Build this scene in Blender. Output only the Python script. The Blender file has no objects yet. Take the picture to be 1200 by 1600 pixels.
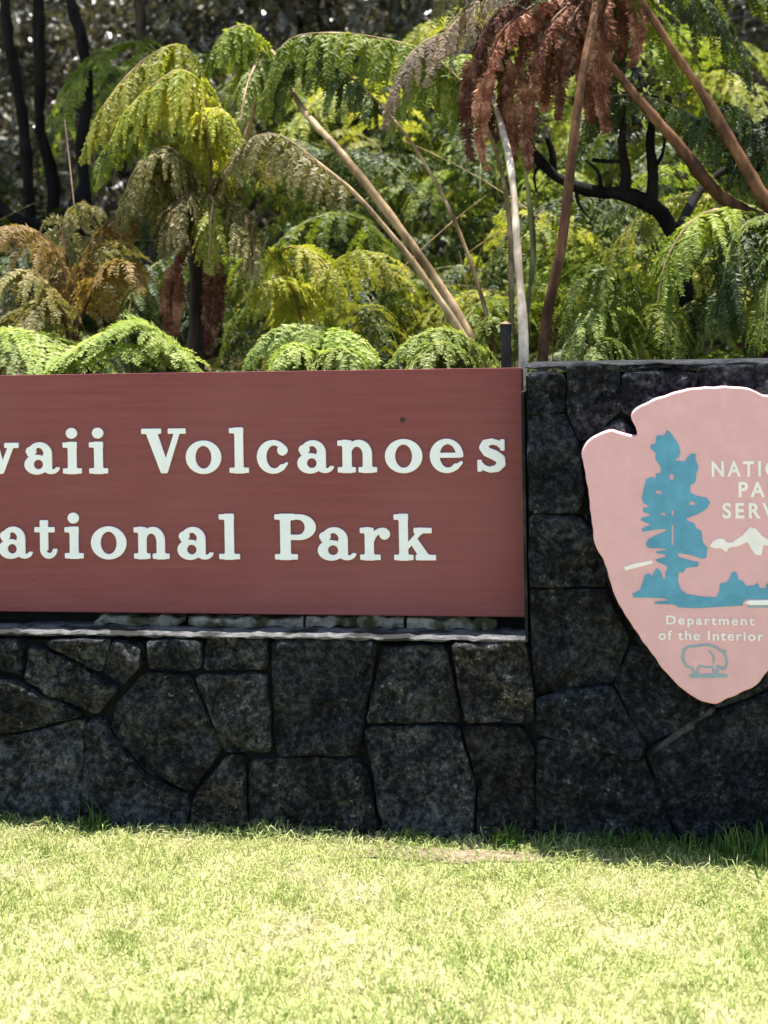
import bpy, math, random
import numpy as np
from mathutils import Vector, Matrix, noise

random.seed(7)
rng = np.random.default_rng(7)
scene = bpy.context.scene
COL = scene.collection

# ------------------------------------------------------------------ camera
F_PX, YAW, ROLL, HOR = 2400.0, math.radians(9.2), math.radians(1.0), 537.0   # in pixels of the 1200 x 1600 photograph
EYE, DIST = 1.325, 4.167
CAM = np.array([math.sin(YAW) * DIST, -math.cos(YAW) * DIST, EYE])
FWD = np.array([-math.sin(YAW), math.cos(YAW), 0.0])
R0 = np.array([math.cos(YAW), math.sin(YAW), 0.0])
U0 = np.array([0.0, 0.0, 1.0])
RGT = R0 * math.cos(ROLL) - U0 * math.sin(ROLL)
UPV = U0 * math.cos(ROLL) + R0 * math.sin(ROLL)
cd = bpy.data.cameras.new('camera')
cd.sensor_fit = 'HORIZONTAL'; cd.sensor_width = 36.0
cd.lens = F_PX / 1200 * 36
cd.shift_y = (HOR - 800) / 1200
cd.clip_end = 2000
cd.dof.use_dof = True; cd.dof.focus_distance = 4.15; cd.dof.aperture_fstop = 4.8
cam = bpy.data.objects.new('camera', cd); COL.objects.link(cam)
cam.matrix_world = Matrix(((RGT[0], UPV[0], -FWD[0], CAM[0]), (RGT[1], UPV[1], -FWD[1], CAM[1]),
                           (RGT[2], UPV[2], -FWD[2], CAM[2]), (0, 0, 0, 1)))
scene.camera = cam

# ------------------------------------------------------------------ light
SUN_EL, SUN_AZ = math.radians(84.3), math.radians(-8)      # high sun, a little behind the wall
sd = Vector((math.sin(SUN_AZ) * math.cos(SUN_EL), math.cos(SUN_AZ) * math.cos(SUN_EL), math.sin(SUN_EL)))
world = bpy.data.worlds.new('World'); scene.world = world; world.use_nodes = True
wn = world.node_tree
sky = wn.nodes.new('ShaderNodeTexSky'); sky.sky_type = 'NISHITA'; sky.sun_disc = False
sky.sun_elevation = SUN_EL; sky.sun_rotation = SUN_AZ
wn.links.new(sky.outputs[0], wn.nodes['Background'].inputs[0])
wn.nodes['Background'].inputs[1].default_value = 0.10
sl = bpy.data.lights.new('sun', 'SUN'); sl.energy = 5.0; sl.angle = math.radians(0.5); sl.color = (1.0, 0.965, 0.92)
so = bpy.data.objects.new('sun', sl); COL.objects.link(so)
so.rotation_euler = sd.to_track_quat('Z', 'Y').to_euler(); so.location = (0, 0, 12)
scene.view_settings.view_transform = 'Standard'
scene.view_settings.look = 'None'
scene.view_settings.gamma = 1
scene.view_settings.exposure = 1.45
scene.render.engine = 'CYCLES'
scene.cycles.max_bounces = 8
scene.cycles.transparent_max_bounces = 8

# ------------------------------------------------------------------ helpers
def at(px, py, Y):
    """point of the plane y = Y that the photograph shows at pixel (px, py)"""
    d = FWD + (px - 600) / F_PX * RGT + (HOR - py) / F_PX * UPV
    return CAM + d * ((Y - CAM[1]) / d[1])

def mesh_np(name, V, Fc, smooth=False):
    V = np.asarray(V, dtype=np.float32); Fc = np.asarray(Fc, dtype=np.int32)
    m = bpy.data.meshes.new(name)
    n, k = Fc.shape
    m.vertices.add(len(V)); m.vertices.foreach_set('co', V.ravel())
    m.loops.add(n * k); m.loops.foreach_set('vertex_index', Fc.ravel())
    m.polygons.add(n)
    m.polygons.foreach_set('loop_start', np.arange(0, n * k, k, dtype=np.int32))
    m.polygons.foreach_set('use_smooth', np.full(n, smooth, dtype=bool))
    m.update(calc_edges=True)
    return m

def link(name, mesh, mat=None, parent=None):
    o = bpy.data.objects.new(name, mesh); COL.objects.link(o)
    if mat is not None and mesh is not None and len(mesh.materials) == 0: mesh.materials.append(mat)
    if parent is not None: o.parent = parent
    return o

def tag(o, label=None, cat=None, group=None, kind=None):
    if label: o['label'] = label
    if cat: o['category'] = cat
    if group: o['group'] = group
    if kind: o['kind'] = kind
    return o

def empty(name, loc, label, cat, group=None):
    o = bpy.data.objects.new(name, None); COL.objects.link(o)
    o.location = loc; o.empty_display_size = 0.1
    return tag(o, label, cat, group)

def box_arrays(x0, x1, y0, y1, z0, z1):
    V = [(x0, y0, z0), (x1, y0, z0), (x1, y1, z0), (x0, y1, z0), (x0, y0, z1), (x1, y0, z1), (x1, y1, z1), (x0, y1, z1)]
    Q = [(0, 3, 2, 1), (4, 5, 6, 7), (0, 1, 5, 4), (1, 2, 6, 5), (2, 3, 7, 6), (3, 0, 4, 7)]
    return V, Q

def catmull(P, n):
    P = np.asarray(P, float)
    P = np.vstack([2 * P[0] - P[1], P, 2 * P[-1] - P[-2]])
    out = []
    seg = len(P) - 3
    dense = 24
    for i in range(seg):
        p0, p1, p2, p3 = P[i:i + 4]
        for t in np.linspace(0, 1, dense, endpoint=False):
            out.append(0.5 * (2 * p1 + (p2 - p0) * t + (2 * p0 - 5 * p1 + 4 * p2 - p3) * t * t + (3 * p1 - p0 - 3 * p2 + p3) * t ** 3))
    out.append(P[-2]); out = np.array(out)
    L = np.concatenate([[0], np.cumsum(np.linalg.norm(np.diff(out, axis=0), axis=1))])
    u = np.linspace(0, L[-1], n)
    return np.stack([np.interp(u, L, out[:, k]) for k in range(3)], 1), L[-1]

def norm(a):
    return a / np.maximum(np.linalg.norm(a, axis=-1, keepdims=True), 1e-9)

def tube(P, r, sides=7, rough=0.0, seed=0):
    """P (n,3) centre line, r (n,) radii"""
    P = np.asarray(P); n = len(P); T = norm(np.gradient(P, axis=0))
    ref = np.array([0.31, 0.9, 0.17]); A = norm(np.cross(T, ref)); B = np.cross(T, A)
    th = np.linspace(0, 2 * math.pi, sides, endpoint=False)
    rr = np.asarray(r)[:, None] * np.ones((1, sides))
    if rough:
        g = np.random.default_rng(seed); rr = rr * (1 + rough * g.standard_normal(rr.shape))
    V = P[:, None] + rr[..., None] * (np.cos(th)[None, :, None] * A[:, None] + np.sin(th)[None, :, None] * B[:, None])
    V = V.reshape(-1, 3)
    i = np.arange(n - 1)[:, None] * sides; j = np.arange(sides)[None]
    Q = np.stack([i + j, i + (j + 1) % sides, i + sides + (j + 1) % sides, i + sides + j], -1).reshape(-1, 4)
    return V, Q

def join_arrays(parts):
    V, Q, o = [], [], 0
    for v, q in parts:
        v = np.asarray(v, float); q = np.asarray(q)
        V.append(v); Q.append(q + o); o += len(v)
    return np.vstack(V), np.vstack(Q)

def kites(base, d, w, L, W, fold=0.25, mid=0.4):
    """folded four-cornered leaflets"""
    d = norm(d); w = norm(w - (w * d).sum(-1, keepdims=True) * d); nrm = np.cross(d, w)
    L = np.asarray(L)[:, None]; W = np.asarray(W)[:, None]
    m = base + d * L * mid
    V = np.stack([base, m + w * W - nrm * W * fold, base + d * L, m - w * W - nrm * W * fold], 1).reshape(-1, 3)
    i = np.arange(len(base))[:, None] * 4
    Fc = np.concatenate([i + [[0, 1, 2]], i + [[0, 2, 3]]], 1).reshape(-1, 3)
    return V, Fc

# ------------------------------------------------------------------ materials
class NT:
    def __init__(s, name):
        s.m = bpy.data.materials.new(name); s.m.use_nodes = True
        s.t = s.m.node_tree; s.b = s.t.nodes['Principled BSDF']; s.o = s.t.nodes['Material Output']
    def n(s, k, **kw):
        x = s.t.nodes.new(k)
        for a, v in kw.items():
            if a.startswith('i_'): x.inputs[a[2:].replace('_', ' ')].default_value = v
            else: setattr(x, a, v)
        return x
    def l(s, a, b): s.t.links.new(a, b)
    def coord(s, which='Object'): return s.n('ShaderNodeTexCoord').outputs[which]
    def noise(s, vec, scale, detail=5, rough=0.55, stretch=None):
        x = s.n('ShaderNodeTexNoise'); x.inputs['Scale'].default_value = scale
        x.inputs['Detail'].default_value = detail; x.inputs['Roughness'].default_value = rough
        if stretch:
            mp = s.n('ShaderNodeMapping'); mp.inputs['Scale'].default_value = stretch; s.l(vec, mp.inputs[0]); vec = mp.outputs[0]
        s.l(vec, x.inputs['Vector']); return x.outputs['Fac']
    def ramp(s, fac, stops, interp='LINEAR'):
        x = s.n('ShaderNodeValToRGB'); x.color_ramp.interpolation = interp
        e = x.color_ramp.elements
        while len(e) < len(stops): e.new(0.5)
        for el, (p, c) in zip(e, stops):
            el.position = p; el.color = (c, c, c, 1) if isinstance(c, (int, float)) else (*c, 1)
        s.l(fac, x.inputs[0]); return x.outputs[0]
    def mix(s, fac, a, b, mode='MIX'):
        x = s.n('ShaderNodeMix', data_type='RGBA', blend_type=mode)
        for sock, v in ((x.inputs[0], fac), (x.inputs[6], a), (x.inputs[7], b)):
            if isinstance(v, (int, float)): sock.default_value = v
            elif isinstance(v, tuple): sock.default_value = (*v, 1)
            else: s.l(v, sock)
        return x.outputs[2]
    def bump(s, h, strength, dist=0.01):
        x = s.n('ShaderNodeBump'); x.inputs['Strength'].default_value = strength; x.inputs['Distance'].default_value = dist
        s.l(h, x.inputs['Height']); s.l(x.outputs[0], s.b.inputs['Normal']); return x.outputs[0]
    def base(s, c, rough=0.7, spec=0.5):
        s.b.inputs['Specular IOR Level'].default_value = spec
        if isinstance(c, tuple): s.b.inputs['Base Color'].default_value = (*c, 1)
        else: s.l(c, s.b.inputs['Base Color'])
        s.b.inputs['Roughness'].default_value = rough

def mat_leaf(name, c1, c2, c3, trans=0.35, rough=0.5, scale=6.0, spread=0.35, spec=0.25):
    t = NT(name); v = t.coord()
    f = t.noise(v, scale, 3)
    g = t.noise(v, 70, 1)
    ff = t.n('ShaderNodeMath', operation='MULTIPLY_ADD'); t.l(g, ff.inputs[0]); ff.inputs[1].default_value = 0.45; t.l(f, ff.inputs[2])
    c = t.ramp(ff.outputs[0], [(0.45, c1), (0.72, c2), (0.95, c3)])
    oi = t.n('ShaderNodeObjectInfo')
    hs = t.n('ShaderNodeHueSaturation'); hs.inputs['Saturation'].default_value = 1.0
    mr = t.n('ShaderNodeMapRange'); mr.inputs[3].default_value = 1 - spread; mr.inputs[4].default_value = 1 + spread
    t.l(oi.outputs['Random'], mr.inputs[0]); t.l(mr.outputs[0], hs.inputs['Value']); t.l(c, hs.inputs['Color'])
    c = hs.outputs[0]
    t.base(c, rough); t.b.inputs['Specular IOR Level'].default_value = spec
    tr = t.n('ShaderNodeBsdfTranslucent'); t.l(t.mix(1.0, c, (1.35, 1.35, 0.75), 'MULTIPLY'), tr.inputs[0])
    mx = t.n('ShaderNodeMixShader'); mx.inputs[0].default_value = trans
    t.l(t.b.outputs[0], mx.inputs[1]); t.l(tr.outputs[0], mx.inputs[2]); t.l(mx.outputs[0], t.o.inputs[0])
    return t.m

M = {}
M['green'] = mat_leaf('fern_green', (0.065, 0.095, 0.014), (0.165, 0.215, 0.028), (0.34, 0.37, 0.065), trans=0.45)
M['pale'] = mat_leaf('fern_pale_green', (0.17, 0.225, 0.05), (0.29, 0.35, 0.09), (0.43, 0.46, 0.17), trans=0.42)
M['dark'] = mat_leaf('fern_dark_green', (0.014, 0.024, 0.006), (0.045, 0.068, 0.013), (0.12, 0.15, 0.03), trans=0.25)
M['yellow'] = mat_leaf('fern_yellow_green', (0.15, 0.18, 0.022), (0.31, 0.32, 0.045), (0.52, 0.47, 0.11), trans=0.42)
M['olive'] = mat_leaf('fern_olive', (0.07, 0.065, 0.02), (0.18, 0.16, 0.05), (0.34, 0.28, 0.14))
M['orange'] = mat_leaf('fern_orange', (0.10, 0.065, 0.02), (0.25, 0.16, 0.045), (0.40, 0.27, 0.11))
M['dead'] = mat_leaf('fern_dead_brown', (0.045, 0.016, 0.010), (0.17, 0.062, 0.036), (0.42, 0.22, 0.15), trans=0.2, rough=0.8, scale=16, spread=0.6)
M['straw'] = mat_leaf('fern_straw', (0.17, 0.11, 0.07), (0.34, 0.25, 0.18), (0.56, 0.46, 0.37), trans=0.3, rough=0.7)
M['shrub'] = mat_leaf('shrub_leaf', (0.018, 0.016, 0.009), (0.050, 0.045, 0.026), (0.28, 0.27, 0.21), trans=0.12, rough=0.32, spec=0.6)  # dark stops deepen the backdrop shade, palest stop paints sun glints on leaves
M['shrub_green'] = mat_leaf('shrub_shade_leaf', (0.010, 0.018, 0.006), (0.03, 0.05, 0.010), (0.26, 0.31, 0.06), trans=0.25, rough=0.35)  # darkened to put deep shade into the gaps among the ferns

def mat_bark(name, c1, c2, scale=30, stretch=(1, 1, 0.15), rough=0.85, bump=0.6):
    t = NT(name); v = t.coord()
    f = t.noise(v, scale, 6, 0.6, stretch)
    oi = t.n('ShaderNodeObjectInfo')
    hb = t.ramp(t.noise(v, 11, 4, 0.6, (1, 1, 0.6)), [(0.40, (0.5, 0.48, 0.45)), (0.6, (1.15, 1.15, 1.15))])
    t.base(t.mix(1.0, t.ramp(f, [(0.35, c1), (0.65, c2)]), hb, 'MULTIPLY'), rough, 0.12); t.bump(f, bump, 0.006)
    return t.m
M['bark'] = mat_bark('dark_bark', (0.005, 0.004, 0.004), (0.016, 0.013, 0.012))
M['bark2'] = mat_bark('grey_bark', (0.03, 0.026, 0.022), (0.09, 0.08, 0.07))
M['fibre'] = mat_bark('fern_trunk_fibre', (0.05, 0.02, 0.012), (0.16, 0.065, 0.04), 60, (1, 1, 0.08))
M['stalk_tan'] = mat_bark('stalk_tan', (0.22, 0.145, 0.07), (0.46, 0.33, 0.19), 25, (1, 1, 0.3), 0.55, 0.2)
M['stalk_pale'] = mat_bark('stalk_pale', (0.46, 0.36, 0.25), (0.74, 0.63, 0.50), 25, (1, 1, 0.3), 0.6, 0.2)
M['stalk_brown'] = mat_bark('stalk_brown', (0.07, 0.032, 0.017), (0.22, 0.11, 0.055), 25, (1, 1, 0.3), 0.5, 0.2)
M['stalk_dark'] = mat_bark('stalk_dark', (0.035, 0.025, 0.02), (0.085, 0.055, 0.045), 25, (1, 1, 0.3), 0.5, 0.2)
M['stalk_green'] = mat_bark('stalk_green', (0.12, 0.13, 0.04), (0.25, 0.24, 0.09), 25, (1, 1, 0.3), 0.5, 0.2)

# lava stone
def mat_stone(name, tint, lo=0.7, hi=1.45):
    t = NT(name); v = t.coord()
    big = t.noise(v, 5, 4); fine = t.noise(v, 55, 9, 0.76); sp = t.noise(v, 75, 3, 0.6); lich = t.noise(v, 16, 7, 0.7); pit = t.noise(v, 42, 3, 0.5)
    c = t.ramp(fine, [(0.40, (0.005, 0.005, 0.006)), (0.48, (0.017, 0.018, 0.020)), (0.56, (0.040, 0.042, 0.045)), (0.66, (0.13, 0.132, 0.135))])
    br = t.ramp(big, [(0.45, 0.0), (0.65, 0.7)])
    c = t.mix(br, c, t.mix(1.0, c, (1.15, 1.0, 0.85), 'MULTIPLY'))
    c = t.mix(t.ramp(pit, [(0.33, 1.0), (0.42, 0.0)]), c, (0.004, 0.004, 0.005))
    lf2 = t.ramp(lich, [(0.50, 0.0), (0.66, 0.75)])
    c = t.mix(lf2, c, t.ramp(fine, [(0.42, (0.014, 0.014, 0.014)), (0.60, (0.20, 0.20, 0.195))]))
    lf = t.ramp(lich, [(0.50, 0.0), (0.62, 1.0)]); sf = t.ramp(sp, [(0.60, 0.0), (0.66, 1.0)])
    c = t.mix(t.mix(1.0, lf, sf, 'MULTIPLY'), c, (0.34, 0.34, 0.31))
    worn = t.ramp(t.noise(v, 6.5, 5, 0.6), [(0.48, 0.0), (0.60, 0.85)])
    c = t.mix(worn, c, t.ramp(fine, [(0.40, (0.014, 0.015, 0.016)), (0.50, (0.055, 0.057, 0.060)), (0.62, (0.17, 0.17, 0.168))]))
    c = t.mix(1.0, c, tint, 'MULTIPLY')
    oi = t.n('ShaderNodeObjectInfo'); hs = t.n('ShaderNodeHueSaturation')
    mr = t.n('ShaderNodeMapRange'); mr.inputs[3].default_value = lo; mr.inputs[4].default_value = hi
    t.l(oi.outputs['Random'], mr.inputs[0]); t.l(mr.outputs[0], hs.inputs['Value'])
    wn_ = t.n('ShaderNodeTexWhiteNoise', noise_dimensions='1D'); t.l(oi.outputs['Random'], wn_.inputs['W'])
    c = t.mix(1.0, c, t.ramp(wn_.outputs['Value'], [(0.0, (1.0, 1.02, 1.08)), (0.5, (1.0, 0.98, 0.95)), (1.0, (1.1, 0.99, 0.88))]), 'MULTIPLY')
    t.l(c, hs.inputs['Color'])
    t.base(hs.outputs[0], 0.9, 0.15)
    ad = t.n('ShaderNodeMath', operation='MULTIPLY_ADD'); t.l(lich, ad.inputs[0]); ad.inputs[1].default_value = 1.4; t.l(fine, ad.inputs[2])
    t.bump(ad.outputs[0], 1.0, 0.045)
    return t.m
M['stone'] = mat_stone('lava_stone', (1.08, 1.12, 1.18), 0.6, 1.6)
M['stone_pier'] = mat_stone('blue_grey_lava_stone', (0.74, 0.84, 1.04), 0.75, 1.3)  # bluer stone, with skylight on the pier also put into the tint
def mat_mortar(name, c1, c2, c3):
    t = NT(name); v = t.coord(); f = t.noise(v, 45, 8, 0.7); g = t.noise(v, 9, 4)
    c = t.ramp(f, [(0.3, c1), (0.7, c2)])
    c = t.mix(t.ramp(g, [(0.46, 0.0), (0.56, 1.0)]), c, c3)
    t.base(c, 0.9, 0.1); t.bump(f, 0.9, 0.012); return t.m
M['joint'] = mat_mortar('dark_joint', (0.008, 0.008, 0.009), (0.022, 0.022, 0.022), (0.016, 0.017, 0.015))
M['cement'] = mat_mortar('pale_cement', (0.05, 0.05, 0.05), (0.20, 0.20, 0.195), (0.03, 0.03, 0.028))
M['cap'] = mat_mortar('grey_capping', (0.015, 0.016, 0.017), (0.07, 0.072, 0.075), (0.02, 0.021, 0.022))
M['smear'] = mat_mortar('mortar_smear', (0.015, 0.016, 0.016), (0.09, 0.093, 0.09), (0.02, 0.021, 0.021))
M['cement2'] = mat_mortar('mossy_cement', (0.12, 0.112, 0.09), (0.38, 0.35, 0.28), (0.06, 0.06, 0.03))

# sign board paint over wood grain
def mat_board():
    t = NT('brown_sign_paint'); v = t.coord()
    g = t.noise(v, 30, 8, 0.65, (0.10, 1, 2.2)); g2 = t.noise(v, 60, 5, 0.6, (0.05, 1, 2.0)); b = t.noise(v, 2.2, 3)
    c = t.ramp(g, [(0.3, (0.178, 0.043, 0.044)), (0.55, (0.212, 0.055, 0.056)), (0.75, (0.250, 0.074, 0.076))])
    c = t.mix(t.ramp(b, [(0.35, 0.0), (0.7, 0.5)]), c, (0.245, 0.086, 0.088))
    c = t.mix(t.ramp(g2, [(0.6, 0.0), (0.78, 0.5)]), c, (0.11, 0.035, 0.032))
    kn = t.noise(v, 19, 2)
    c = t.mix(t.ramp(kn, [(0.73, 0.0), (0.78, 0.55)]), c, (0.07, 0.026, 0.022))
    t.base(c, 0.65, 0.3)
    ad = t.n('ShaderNodeMath', operation='ADD'); t.l(g, ad.inputs[0]); t.l(g2, ad.inputs[1]); t.bump(ad.outputs[0], 0.35, 0.004)
    return t.m
M['board'] = mat_board()
def mat_paint(name, c, var=0.12, rough=0.55, wear=None):
    t = NT(name); v = t.coord(); f = t.noise(v, 18, 7, 0.65); g = t.noise(v, 120, 4)
    c0 = tuple(x * (1 - var) for x in c); c1 = tuple(min(0.95, x * (1 + var)) for x in c)
    k = t.ramp(f, [(0.3, c0), (0.7, c1)])
    if wear: k = t.mix(t.ramp(g, [(0.62, 0.0), (0.72, 0.6)]), k, wear)
    t.base(k, rough); t.bump(g, 0.25, 0.002); return t.m
M['white'] = mat_paint('white_letter_paint', (0.84, 0.85, 0.88), 0.04)
M['pink'] = mat_paint('faded_pink_paint', (0.73, 0.40, 0.435), 0.07, 0.6, (0.66, 0.38, 0.39))
M['blue'] = mat_paint('blue_emblem_paint', (0.085, 0.30, 0.46), 0.2, 0.5)
M['offwhite'] = mat_paint('off_white_paint', (0.86, 0.80, 0.80), 0.08)
M['greyblue'] = mat_paint('grey_blue_paint', (0.27, 0.36, 0.42), 0.12)

def mat_soil():
    t = NT('forest_soil'); v = t.coord(); f = t.noise(v, 9, 8, 0.7); g = t.noise(v, 60, 4)
    c = t.ramp(f, [(0.35, (0.012, 0.009, 0.006)), (0.6, (0.04, 0.028, 0.018)), (0.8, (0.05, 0.055, 0.02))])
    t.base(c, 0.95, 0.1); t.bump(g, 0.8, 0.03); return t.m
M['soil'] = mat_soil()
def mat_lawn():
    t = NT('lawn_ground'); v = t.coord(); f = t.noise(v, 22, 6, 0.7); g = t.noise(v, 3, 3)
    c = t.ramp(f, [(0.3, (0.24, 0.19, 0.10)), (0.55, (0.36, 0.33, 0.15)), (0.8, (0.42, 0.36, 0.22))])
    c = t.mix(t.ramp(g, [(0.4, 0.0), (0.7, 0.6)]), c, (0.30, 0.33, 0.11))
    t.base(c, 0.95); t.bump(f, 0.4, 0.01); return t.m
M['lawn'] = mat_lawn()
def mat_grass(name, stops, trans=0.3):
    t = NT(name)
    a = t.n('ShaderNodeAttribute', attribute_name='tone')
    c = t.ramp(a.outputs['Fac'], stops)
    t.base(c, 0.6); t.b.inputs['Specular IOR Level'].default_value = 0.3
    tr = t.n('ShaderNodeBsdfTranslucent'); t.l(c, tr.inputs[0])
    mx = t.n('ShaderNodeMixShader'); mx.inputs[0].default_value = trans
    t.l(t.b.outputs[0], mx.inputs[1]); t.l(tr.outputs[0], mx.inputs[2]); t.l(mx.outputs[0], t.o.inputs[0])
    return t.m
M['grass'] = mat_grass('lawn_grass', [(0.0, (0.20, 0.27, 0.06)), (0.3, (0.36, 0.42, 0.13)), (0.6, (0.50, 0.50, 0.21)), (1.0, (0.62, 0.56, 0.40))])
M['weed'] = mat_grass('rank_grass', [(0.0, (0.04, 0.09, 0.015)), (0.6, (0.10, 0.19, 0.03)), (1.0, (0.25, 0.25, 0.08))])

# ------------------------------------------------------------------ ground
S = 400
LZ = 0.016            # level of the lawn
g = link('lawn', mesh_np('lawn', [(-S, -S, LZ), (S, -S, LZ), (S, S, LZ), (-S, S, LZ)], [(0, 1, 2, 3)]), M['lawn'])
tag(g, 'sunlit yellow green lawn in front of the stone wall', 'lawn', kind='structure')

t = NT('asphalt'); v = t.coord(); f = t.noise(v, 60, 6, .7); t.base(t.ramp(f, [(0.35, (0.05, 0.05, 0.052)), (0.7, (0.12, 0.12, 0.12))]), 0.9, 0.3); t.bump(f, .5, .01)
rd = link('added_asphalt', mesh_np('added_asphalt', [(-S, -13, LZ + .004), (S, -13, LZ + .004), (S, -5.2, LZ + .004), (-S, -5.2, LZ + .004)], [(0, 1, 2, 3)]), t.m)  # unseen asphalt added behind the camera to tone down yellow lawn bounce
tag(rd, 'unseen grey asphalt strip added to cut yellow bounce from the lawn', 'added_asphalt', kind='structure')
def sstep(a, b, x):
    t = np.clip((x - a) / (b - a), 0, 1); return t * t * (3 - 2 * t)
nx, ny = 90, 70
gx, gy = np.meshgrid(np.linspace(-13, 13, nx), np.linspace(0.42, 20, ny))
def bank_h(x, y):
    h = 0.42 + 0.07 * y + 4.6 * sstep(8.5, 14.0, y)
    lat = 1 - sstep(1.0 + 1.5 * y, 2.0 + 1.7 * y, np.abs(x + 0.2))
    lat = lat * (1 - sstep(10, 13, np.abs(x))) * (1 - sstep(16, 20, y))
    return h * lat - 0.12 * (1 - lat)
gz = bank_h(gx, gy)
gz = gz + np.where(gy > 0.6, 1, 0) * 0.06 * (np.sin(gx * 3.1 + gy * 1.7) + np.sin(gx * 1.3 - gy * 2.9)) * sstep(0.4, 1.2, gz)
gz[0] = -0.15; gy[0] = 0.41; gy[1] = 0.55
V = np.stack([gx, gy, gz], -1).reshape(-1, 3)
i = (np.arange(ny - 1)[:, None] * nx + np.arange(nx - 1)[None]).ravel()
bank = link('forest_floor', mesh_np('forest_floor', V, np.stack([i, i + 1, i + nx + 1, i + nx], 1), True), M['soil'])
tag(bank, 'dark leaf littered soil bank under the ferns behind the wall', 'ground', kind='structure')
def ground_z(x, y): return float(bank_h(np.array(x), np.array(y)))

# ------------------------------------------------------------------ 2D outlines
def marching(Fd, xs, ys):
    segs = {}
    ny, nx = Fd.shape
    ins = Fd < 0
    def pt(i0, j0, i1, j1):
        a, b = Fd[i0, j0], Fd[i1, j1]; t = a / (a - b)
        return (xs[j0] + (xs[j1] - xs[j0]) * t, ys[i0] + (ys[i1] - ys[i0]) * t)
    cells = np.argwhere((ins[:-1, :-1].astype(int) + ins[1:, :-1] + ins[:-1, 1:] + ins[1:, 1:]) % 4 != 0)
    TAB = {1: [(3, 0)], 2: [(0, 1)], 3: [(3, 1)], 4: [(1, 2)], 5: [(3, 0), (1, 2)], 6: [(0, 2)], 7: [(3, 2)], 8: [(2, 3)], 9: [(2, 0)],
           10: [(0, 1), (2, 3)], 11: [(2, 1)], 12: [(1, 3)], 13: [(1, 0)], 14: [(0, 3)]}
    pts = {}
    for i, j in cells:
        code = int(ins[i, j]) | int(ins[i, j + 1]) << 1 | int(ins[i + 1, j + 1]) << 2 | int(ins[i + 1, j]) << 3
        E = [(i, j, i, j + 1), (i, j + 1, i + 1, j + 1), (i + 1, j, i + 1, j + 1), (i, j, i + 1, j)]
        for a, b in TAB[code]:
            for e in (a, b):
                if E[e] not in pts: pts[E[e]] = pt(*E[e])
            segs[E[a]] = E[b]
    loops = []
    while segs:
        s = next(iter(segs)); lp = [s]; k = segs.pop(s)
        while k != s and k in segs:
            lp.append(k); k = segs.pop(k)
        if len(lp) > 5: loops.append([pts[e] for e in lp])
    return loops

def fill_mesh(name, loops, half, bevel=0.0, y=0.0):
    """filled outline standing in the x-z plane; its front face is at y - half - bevel"""
    cu = bpy.data.curves.new(name, 'CURVE'); cu.dimensions = '2D'; cu.fill_mode = 'BOTH'
    cu.extrude = half; cu.bevel_depth = bevel; cu.bevel_resolution = 1
    for lp in loops:
        sp = cu.splines.new('POLY'); sp.points.add(len(lp) - 1)
        sp.points.foreach_set('co', np.array([(p[0], p[1], 0, 1) for p in lp], dtype=np.float32).ravel())
        sp.use_cyclic_u = True
    ob = bpy.data.objects.new(name, cu); COL.objects.link(ob)
    return bake_2d(ob, y)

def bake_2d(ob, y):
    bpy.context.view_layer.update()
    dg = bpy.context.evaluated_depsgraph_get()
    me = bpy.data.meshes.new_from_object(ob.evaluated_get(dg))
    cu = ob.data; bpy.data.objects.remove(ob); bpy.data.curves.remove(cu)
    co = np.zeros(len(me.vertices) * 3, dtype=np.float32); me.vertices.foreach_get('co', co); co = co.reshape(-1, 3)
    co = np.stack([co[:, 0], y - co[:, 2], co[:, 1]], 1)
    me.vertices.foreach_set('co', co.ravel()); me.update()
    me.materials.clear()
    return me

# ------------------------------------------------------------------ stone wall
YF, YS = -0.10, 0.0                     # front of the masonry, front of the sign
X_L, X_P, X_R = float(at(-462, 1000, YF)[0]), float(at(823, 800, YF)[0]), float(at(1414, 800, YF)[0])
Z_LEDGE = float(at(600, 994, YF)[2]); Z_TOP = float(at(900, 569, YF)[2])
wall = empty('stone_wall', (0, 0, 0), 'dark lava stone wall with a taller pier, carrying the sign and the arrowhead', 'wall')
core = join_arrays([box_arrays(X_L, X_P + 0.02, YF + 0.035, 0.40, -0.2, Z_LEDGE - 0.03),
                    box_arrays(X_L, X_P + 0.02, 0.06, 0.401, Z_LEDGE - 0.05, Z_TOP - 0.07),
                    box_arrays(X_P + 0.002, X_R, YF + 0.026, 0.402, -0.21, Z_TOP - 0.03)])
link('mortar', mesh_np('mortar', *core), M['joint'], wall)

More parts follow.
